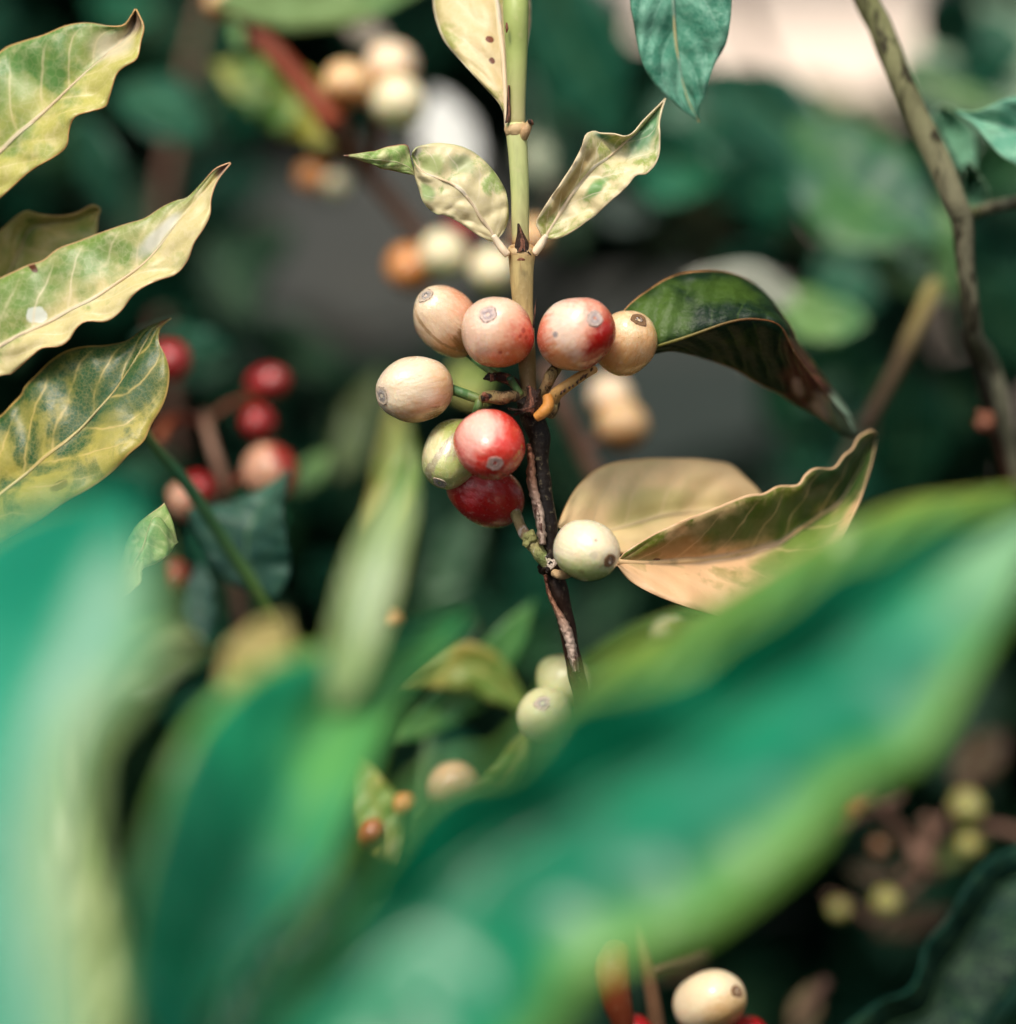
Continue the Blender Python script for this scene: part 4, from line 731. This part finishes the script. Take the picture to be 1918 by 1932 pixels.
blur_cherry(ub, 590, 335, .67, 32, mb_orange); blur_cherry(ub, 632, 345, .67, 28, mb_lime); blur_cherry(ub, 415, 5, .63, 30, mb_gold)
tube('peduncle', [(700, 330, .64, 9), (715, 250, .635, 9), (705, 190, .63, 9)], m_twig, ub, n=10); tube('peduncle', [(800, 455, .65, 9), (860, 480, .645, 9), (935, 480, .645, 8), (1000, 450, .65, 7)], m_twig, ub, n=10); tube('peduncle', [(660, 270, .635, 8), (620, 320, .66, 8)], m_twig, ub, n=8)
bleaf((650, 270), (400, 120), 62, .66, leaf_mat('leaf_soft_yellow', hx('a8a838'), hx('4f8a40'), hx('c8b850'), hx('b89a40'), s1=45, nv=7, seed=53, vs=.2), ub, bend=.05, dt=.67, seed=20, label='yellow-green leaf under the twig', ruff=.006)
bleaf((400, 0), (800, -22), 48, .62, rmat('leaf_soft_green', '8aa868', '6f9858', 54), ub, bend=.05, dt=.64, seed=21, label='green leaf across the top edge')
bleaf((455, 90), (435, 20), 14, .62, mR3, ub, dt=.63, seed=22)
bleaf((735, 90), (640, 25), 26, .68, rmat('leaf_soft_mauve', '9c8c80', '8a7c70', 55), ub, dt=.69, seed=23)
bleaf((900, 330), (820, 170), 56, .74, rmat('leaf_glint_white', 'dcdedd', 'e8e8e4', 56), ub, bend=-.1, dt=.75, blunt=1, seed=24, label='bright light spot painted as a blurred whitish leaf beside the top bunch')  # near-white colour stands in for a bright spot of background light
bleaf((1020, 340), (1005, 240), 27, .74, rmat('leaf_glint_pale', 'a8b096', 'a0a890', 57), ub, dt=.75, blunt=1, seed=25)  # another bright light spot painted as a pale leaf
bleaf((1120, 380), (1235, 410), 40, .76, rmat('leaf_glint_silver', 'b4c4b4', 'a8b8a8', 58), ub, dt=.77, blunt=1, seed=26); bleaf((1045, 420), (1075, 325), 24, .76, rmat('leaf_glint_pink', 'b49c8c', 'a89080', 59), ub, dt=.77, blunt=1, seed=27)  # two more light spots painted as pale leaves

rb = thing('coffee_branch', 'blurred branch with red cherries in the dark gap at lower left', 'coffee branch', P(430, 950, .60))
tube('stem', [(470, 1250, .62, 14), (430, 1000, .61, 12), (425, 920, .60, 12), (400, 840, .60, 10), (385, 780, .61, 8)], m_twig2, rb, n=24)
tube('peduncle', [(420, 930, .6, 9), (470, 890, .6, 9), (500, 880, .6, 9)], m_twig, rb, n=10); tube('peduncle', [(395, 800, .61, 8), (330, 790, .61, 10), (300, 830, .6, 10)], m_twig, rb, n=12)
tube('peduncle', [(395, 790, .61, 7), (440, 760, .61, 6), (490, 750, .615, 6)], m_twig, rb, n=10)
blur_cherry(rb, 506, 722, .62, 32, mb_red, asp=1.35, cal=(545, 715), label='red cherry highest of the bunch'); blur_cherry(rb, 487, 797, .61, 33, mb_red, label='red cherry above the blushed one')
blur_cherry(rb, 510, 890, .59, 54, mb_blush, label='large pink-white cherry with a red rim'); blur_cherry(rb, 350, 945, .59, 36, mb_blush, label='small blushed cherry behind the green stalk'); blur_cherry(rb, 375, 925, .605, 34, mb_red); blur_cherry(rb, 322, 680, .60, 38, mb_red, label='red cherry beside the mottled leaf')
blur_cherry(rb, 330, 1085, .61, 26, mb_red)
bleaf((560, 930), (620, 850), 26, .64, mR3, rb, dt=.65, seed=31)
gs = thing('green_stalk', 'thin green stalk with a grey-green torn leaf, crossing the red cherries', 'leaf stalk', P(500, 1160, .55))
tube('stem', [(250, 770, .53, 9), (290, 840, .535, 10), (350, 910, .54, 12), (410, 1000, .545, 12), (485, 1115, .55, 12), (520, 1180, .555, 12)], bark_mat('stalk_green', [(0, hx('8aa050')), (.3, hx('4c8a60')), (1, hx('6a8a3c'))], 60, 80, .5), gs, n=30)
leaf('leaf', [(500, 1130), (420, 1090), (370, 1010), (355, 960), (420, 950), (480, 930), (545, 888)], [(505, 1130), (470, 1060), (470, 1000), (500, 950), (546, 890)], [(520, 1130), (548, 1080), (540, 1010), (535, 950), (547, 890)],
     (.555, .565), (.555, .56), (.555, .55), rmat('leaf_torn_grey', '4c7a68', '35685a', 61), gs, n=26, ruff=(.003, .003), label='grey-green leaf with a torn top edge')
bleaf((370, 1230), (380, 1060), 34, .57, rmat('leaf_torn_dark', '3f7062', '2c5c50', 62), gs, dt=.58, seed=33)

pb = thing('coffee_branch', 'blurred twig with two cream cherries right of the main stem', 'coffee branch', P(1110, 860, .63))
tube('stem', [(1030, 690, .62, 14), (1060, 770, .62, 15), (1100, 850, .625, 16), (1160, 960, .63, 16)], m_twig2, pb, n=24)
tube('peduncle', [(1100, 845, .625, 9), (1140, 820, .625, 9), (1170, 800, .63, 8)], m_twig2, pb, n=10)
blur_cherry(pb, 1153, 750, .63, 43, mb_cream, label='upper of the two cream cherries'); blur_cherry(pb, 1174, 800, .62, 49, mb_gold, label='lower of the two cream cherries')

bb = thing('coffee_branch', 'branch end at the bottom edge with a pale cherry, red cherries and a brown spike', 'coffee branch', P(1250, 2000, .53))
tube('stem', [(1260, 2150, .54, 20), (1250, 2020, .54, 18), (1235, 1900, .535, 15), (1215, 1800, .53, 11), (1197, 1715, .53, 3)], bark_mat('spike_brown', [(0, hx('6b4438')), (1, hx('9a7a58'))], 63, 200, .6), bb, n=30, label='brown pointed spike')
tube('withered_cherry', [(1185, 1960, .528, 15), (1162, 1880, .526, 30), (1155, 1825, .526, 33), (1162, 1785, .53, 24)], bark_mat('husk_rust', [(0, hx('5c2214')), (.5, hx('74381c')), (1, hx('9c5a2c'))], 64, 120, .5), bb, n=26, label='shrivelled rust-brown cherry')
cherry(bb, 1338, 1890, .525, 78, 58, (1388, 1860), bmat('skin_bottom_cream', 'efdcb8', 'c49858'), 'brown', .22, label='pale cherry with a dark calyx at the bottom edge')
cherry(bb, 1195, 1958, .53, 46, 44, (1215, 1990), mb_red, None, label='red cherry cut by the bottom edge, left of the pale one'); cherry(bb, 1412, 1962, .53, 46, 44, (1430, 1990), mb_red, None, label='red cherry cut by the bottom edge, right of the pale one')
tube('peduncle', [(1240, 1980, .535, 10), (1290, 1950, .535, 10), (1330, 1920, .535, 10)], m_twig, bb, n=12); tube('peduncle', [(1245, 2010, .535, 9), (1195, 1990, .535, 9)], m_twig, bb, n=8); tube('peduncle', [(1245, 2010, .535, 9), (1340, 2010, .535, 9), (1410, 1990, .535, 8)], m_twig, bb, n=10)
tube('peduncle', [(1235, 1830, .54, 9), (1290, 1815, .56, 10), (1330, 1800, .58, 9)], m_twig2, bb, n=10)

mb_dull = bmat('skin_dull_lime', 'b8b468', '5f7a38'); mb_rust = bmat('skin_dull_rust', 'a07048', '6a3c28')
nb = thing('coffee_branch', 'blurred twig with small yellow-green berries in the dark at lower right', 'coffee branch', P(1740, 1640, .64))
tube('stem', F(8, [(1330, 440, .63, 12), (1420, 530, .635, 13), (1500, 620, .64, 13), (1560, 700, .64, 20), (1600, 760, .645, 14)]), m_twig2, nb, n=20); tube('stem', F(8, [(1560, 700, .64, 14), (1590, 600, .64, 13), (1570, 530, .64, 11)]), m_twig2, nb, n=12)
for (x, y, r, mt, lb_) in [(1729, 490, 32, mb_dull, 'pale lime berry highest in the dark corner'), (1735, 635, 22, mb_dull, None), (1420, 855, 25, mb_dull, 'yellow-green berry lower in the dark corner'), (1238, 885, 19, mb_dull, None), (1290, 480, 20, mb_red, None), (1395, 640, 17, mb_rust, None)]:
    q = F(8, [(x, y)])[0]; blur_cherry(nb, q[0], q[1], .64, r, mt, label=lb_)
for (x0, y0, x1, y1, r_, d_) in [(1830, 1480, 1700, 1660, 9, .66), (1760, 1640, 1640, 1740, 8, .66), (1580, 1560, 1700, 1500, 9, .65), (1640, 1740, 1560, 1690, 6, .65), (1850, 1560, 1960, 1590, 10, .64), (1560, 1850, 1500, 1932, 10, .62)]:
    tube('twig', [(x0, y0, d_, r_), ((x0+x1)/2+8, (y0+y1)/2-6, d_, r_), (x1, y1, d_, r_*.8)], m_twig2, nb, n=12)
for (a, b, w_, mt) in [((1760, 1640), (1860, 1580), 20, mb_l1 := rmat('leaf_corner_olive', '6c7438', '4c5c30', 68)), ((1700, 1660), (1600, 1640), 24, mb_l2 := rmat('leaf_corner_rust', '5c3828', '3c2c20', 69)), ((1800, 1480), (1900, 1380), 44, mb_l2), ((1500, 1950), (1540, 1860), 22, rmat('leaf_corner_tan', 'a88c68', '8c7450', 70)), ((1330, 1810), (1230, 1840), 22, mb_l2), ((1650, 1760), (1800, 1720), 30, mb_l2)]:
    bleaf(a, b, w_, .67, mt, nb, dt=.68, seed=a[0])
bl = thing('corner_leaf', 'dark teal leaf with a thin bright rim in the bottom right corner', 'leaf', P(1560, 2000, .56))
rim = F(8, [(1180, 1400), (1290, 1310), (1400, 1230), (1500, 1190), (1545, 1120), (1570, 1020), (1650, 920), (1730, 790), (1800, 700), (1900, 650), (1990, 600)])
leaf('blade', rim, [(x+30, y+45) for x, y in rim], [(x+110, y+150) for x, y in rim], (.56, .55, .57), (.56, .575, .57), (.56, .56, .57), rmat('leaf_corner_teal', '04241e', '06302a', 65, edgew=.95, spec=.2, rough=.6, patches=[(.5, -1, 1.2, .05, hx('22a07c'), .95)]), bl, n=50, ruff=(.002, .001))
bleaf((1690, 2060), (1840, 1770), 40, .60, rmat('leaf_corner_cream', 'b4b078', '9aa468', 67), bl, name='blade', dt=.62, seed=36, bend=.08, label='cream-green narrow leaf behind the teal one')
bleaf((1690, 2000), (1960, 1780), 80, .64, rmat('leaf_corner_blue', '0c3a34', '082c28', 66, spec=.2), bl, name='blade', dt=.66, seed=37)

# ================================================================== SOFT COFFEE LEAVES FILLING THE LOWER MIDDLE AND THE DARK UPPER LEFT
ls = thing('coffee_shoot', 'soft yellow-green leaves filling the gaps below and left of the main stem', 'leafy shoot', P(800, 1900, .60))
mS1 = leaf_mat('leaf_soft_olive', hx('a8a04c'), hx('6f9440'), hx('c0b464'), hx('a89c48'), s1=40, nv=7, seed=71, vs=.06, bumpd=.0001); mS2 = leaf_mat('leaf_soft_mid', hx('5c9a4c'), hx('3f8448'), hx('8ab060'), hx('7aa050'), s1=40, nv=7, seed=72, vs=.06, bumpd=.0001)
tube('stem', [(820, 1900, .60, 14), (800, 1600, .60, 13), (820, 1350, .61, 11), (900, 1180, .62, 9)], m_grn, ls, n=20)
bleaf((1000, 1340), (740, 1290), 48, .58, mS1, ls, bend=.22, dt=.58, seed=41, label='olive leaf arched over the dark gap')
bleaf((1000, 1380), (860, 1540), 34, .57, mS1, ls, bend=-.15, dt=.57, seed=42); bleaf((760, 1640), (660, 1420), 46, .56, mS1, ls, dt=.57, seed=43)
bleaf((740, 1400), (1010, 1130), 45, .585, mS2, ls, bend=.08, dt=.59, seed=44, label='green leaf rising toward the lower stem')
bleaf((1080, 1270), (1460, 1160), 55, .60, mS2, ls, dt=.62, seed=45, roll=(.02, 0)); bleaf((1460, 1290), (1250, 1180), 32, .58, mS1, ls, dt=.58, seed=46)
bleaf((820, 1150), (900, 960), 44, .74, rmat('leaf_soft_dusky', '3f6a3c', '2f5c3c', 73), ls, dt=.75, seed=47); bleaf((640, 900), (720, 700), 40, .72, rmat('leaf_soft_dusky_olive', '6a6a34', '4c5c30', 74), ls, dt=.74, seed=48)
bleaf((700, 1010), (745, 760), 36, .66, mS1, ls, bend=.1, dt=.68, seed=49, label='yellow-olive leaf left of the red cherries')
bleaf((900, 760), (870, 670), 42, .64, mS1, ls, dt=.65, seed=50); bleaf((430, 1330), (540, 1160), 60, .38, leaf_mat('leaf_soft_tan', hx('b8a868'), hx('9a9c54'), hx('c8b878'), hx('a89858'), s1=40, seed=75), ls, dt=.39, seed=51)
bleaf((220, 1330), (385, 1235), 26, .43, rmat('leaf_soft_silver_tip', '8a9c88', 'a0ac98', 76), ls, dt=.43, seed=52); bleaf((350, 1640), (430, 1370), 34, .40, rmat('leaf_soft_sage', '9ab070', '84a860', 77), ls, dt=.40, seed=53)
bleaf((1600, 1330), (1560, 1080), 60, .62, mS2, ls, dt=.62, seed=54); bleaf((1800, 1130), (1640, 1010), 50, .58, rmat('leaf_soft_brownish', '6c7a34', '7a6a34', 78), ls, dt=.6, seed=55)
blur_cherry(ls, 858, 1490, .575, 48, bmat('skin_soft_peach', 'f4c8a4', 'd07848'), label='orange-pink cherry capped by the near leaf'); cherry(ls, 702, 1575, .55, 44, 30, (712, 1560), bmat('skin_rust', 'b05c34', '8a2a1c'), None, res=0, label='rust-brown cherry between the two near leaves')
blur_cherry(ls, 765, 1520, .56, 22, mb_orange); blur_cherry(ls, 735, 1175, .60, 22, mb_orange); blur_cherry(ls, 1265, 1200, .6, 30, mb_lime)
tube('peduncle', [(800, 1560, .59, 7), (830, 1500, .585, 7), (860, 1480, .58, 7)], m_grn, ls, n=8); tube('peduncle', [(800, 1620, .59, 7), (750, 1600, .57, 7), (705, 1580, .555, 7)], m_grn, ls, n=8)

du = thing('coffee_bush', 'dark blurred leaves at the upper left, deep shade painted into their colour', 'bush', P(300, 800, .8))
tube('stem', [(330, 900, .80, 14), (300, 500, .80, 13), (340, 200, .80, 11), (420, -100, .80, 10)], m_twig2, du, n=20)
mU = rmat('leaf_shade_teal', '1f5a48', '144838', 81); mU2 = rmat('leaf_painted_shade_dark', '04201a', '082c20', 82, rough=.6, spec=.15, trans=.03); mU3 = rmat('leaf_painted_shade_brown', '20160e', '14241a', 83, rough=.6, spec=.15, trans=.03)  # mU2 and mU3 are darkened to put the bush's shade into the colour
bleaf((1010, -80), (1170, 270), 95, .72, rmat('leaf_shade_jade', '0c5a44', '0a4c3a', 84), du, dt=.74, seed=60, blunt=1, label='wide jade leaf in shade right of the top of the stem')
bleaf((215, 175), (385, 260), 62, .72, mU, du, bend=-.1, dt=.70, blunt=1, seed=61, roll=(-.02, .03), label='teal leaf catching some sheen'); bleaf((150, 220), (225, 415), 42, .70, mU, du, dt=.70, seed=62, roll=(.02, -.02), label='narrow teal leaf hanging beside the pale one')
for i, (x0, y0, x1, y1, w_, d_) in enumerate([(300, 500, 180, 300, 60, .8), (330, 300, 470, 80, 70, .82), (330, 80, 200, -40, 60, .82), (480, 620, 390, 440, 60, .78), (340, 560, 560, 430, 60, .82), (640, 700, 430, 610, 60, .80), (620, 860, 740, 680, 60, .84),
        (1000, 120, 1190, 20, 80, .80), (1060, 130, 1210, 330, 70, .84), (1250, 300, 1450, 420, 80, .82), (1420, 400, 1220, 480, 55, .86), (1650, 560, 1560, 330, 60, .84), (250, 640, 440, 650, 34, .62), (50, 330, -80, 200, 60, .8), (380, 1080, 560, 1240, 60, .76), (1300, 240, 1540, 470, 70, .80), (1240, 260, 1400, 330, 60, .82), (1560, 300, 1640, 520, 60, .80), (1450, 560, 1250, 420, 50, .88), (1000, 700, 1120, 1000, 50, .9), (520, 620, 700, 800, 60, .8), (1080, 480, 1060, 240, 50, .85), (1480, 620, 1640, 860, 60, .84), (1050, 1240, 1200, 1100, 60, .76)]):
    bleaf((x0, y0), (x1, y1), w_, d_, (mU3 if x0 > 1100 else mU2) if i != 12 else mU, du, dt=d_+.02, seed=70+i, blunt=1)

# more soft leaves of the two shrubs behind, kept clear of the gaps the ground shows through
rnd = random.Random(12)
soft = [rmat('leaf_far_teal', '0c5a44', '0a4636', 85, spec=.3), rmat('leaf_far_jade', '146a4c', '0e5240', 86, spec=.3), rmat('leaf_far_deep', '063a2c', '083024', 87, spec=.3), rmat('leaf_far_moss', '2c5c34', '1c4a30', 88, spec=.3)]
def scatter(par, n_, x0, x1, y0, y1, w0, w1, ratio, d0, d1, skip=()):
    k_ = 0; t_ = 0
    while k_ < n_ and t_ < 900:
        t_ += 1; x, y = rnd.uniform(x0, x1), rnd.uniform(y0, y1); w_ = rnd.uniform(w0, w1); a_ = rnd.uniform(0, 6.28); L_ = w_*ratio
        e = (x+math.cos(a_)*L_, y+math.sin(a_)*L_); nx, ny = -math.sin(a_)*w_, math.cos(a_)*w_
        if any(inside(x+(e[0]-x)*f+nx*q, y+(e[1]-y)*f+ny*q, h) for h in list(HOLES)+list(skip) for f in (0, .25, .5, .75, 1) for q in (-1, 0, 1)): continue
        k_ += 1; d_ = rnd.uniform(d0, d1)
        bleaf((x, y), e, w_, d_, rnd.choice(soft), par, dt=d_+rnd.uniform(-.03, .03), blunt=rnd.uniform(.85, 1.05), roll=(rnd.uniform(-.02, .03), rnd.uniform(-.02, .03)), bend=rnd.uniform(-.1, .1), seed=k_+n_, n=20, k=3)
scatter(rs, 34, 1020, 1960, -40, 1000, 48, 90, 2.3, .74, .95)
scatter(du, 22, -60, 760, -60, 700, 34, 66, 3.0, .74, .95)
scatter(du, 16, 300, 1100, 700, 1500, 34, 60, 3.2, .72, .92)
bleaf((1610, 235), (1500, 150), 34, .95, rmat('leaf_far_lime', '9cae6c', '88a060', 89), rs, dt=.97, seed=91); bleaf((1700, 210), (1590, 190), 30, .95, rmat('leaf_far_pale', 'a4ac80', '90a070', 93), rs, dt=.97, seed=92)
tube('twig', [(1395, -40, .95, 14), (1420, 60, .95, 12), (1490, 200, .94, 12), (1560, 320, .93, 11)], m_twig2, rs, n=14)
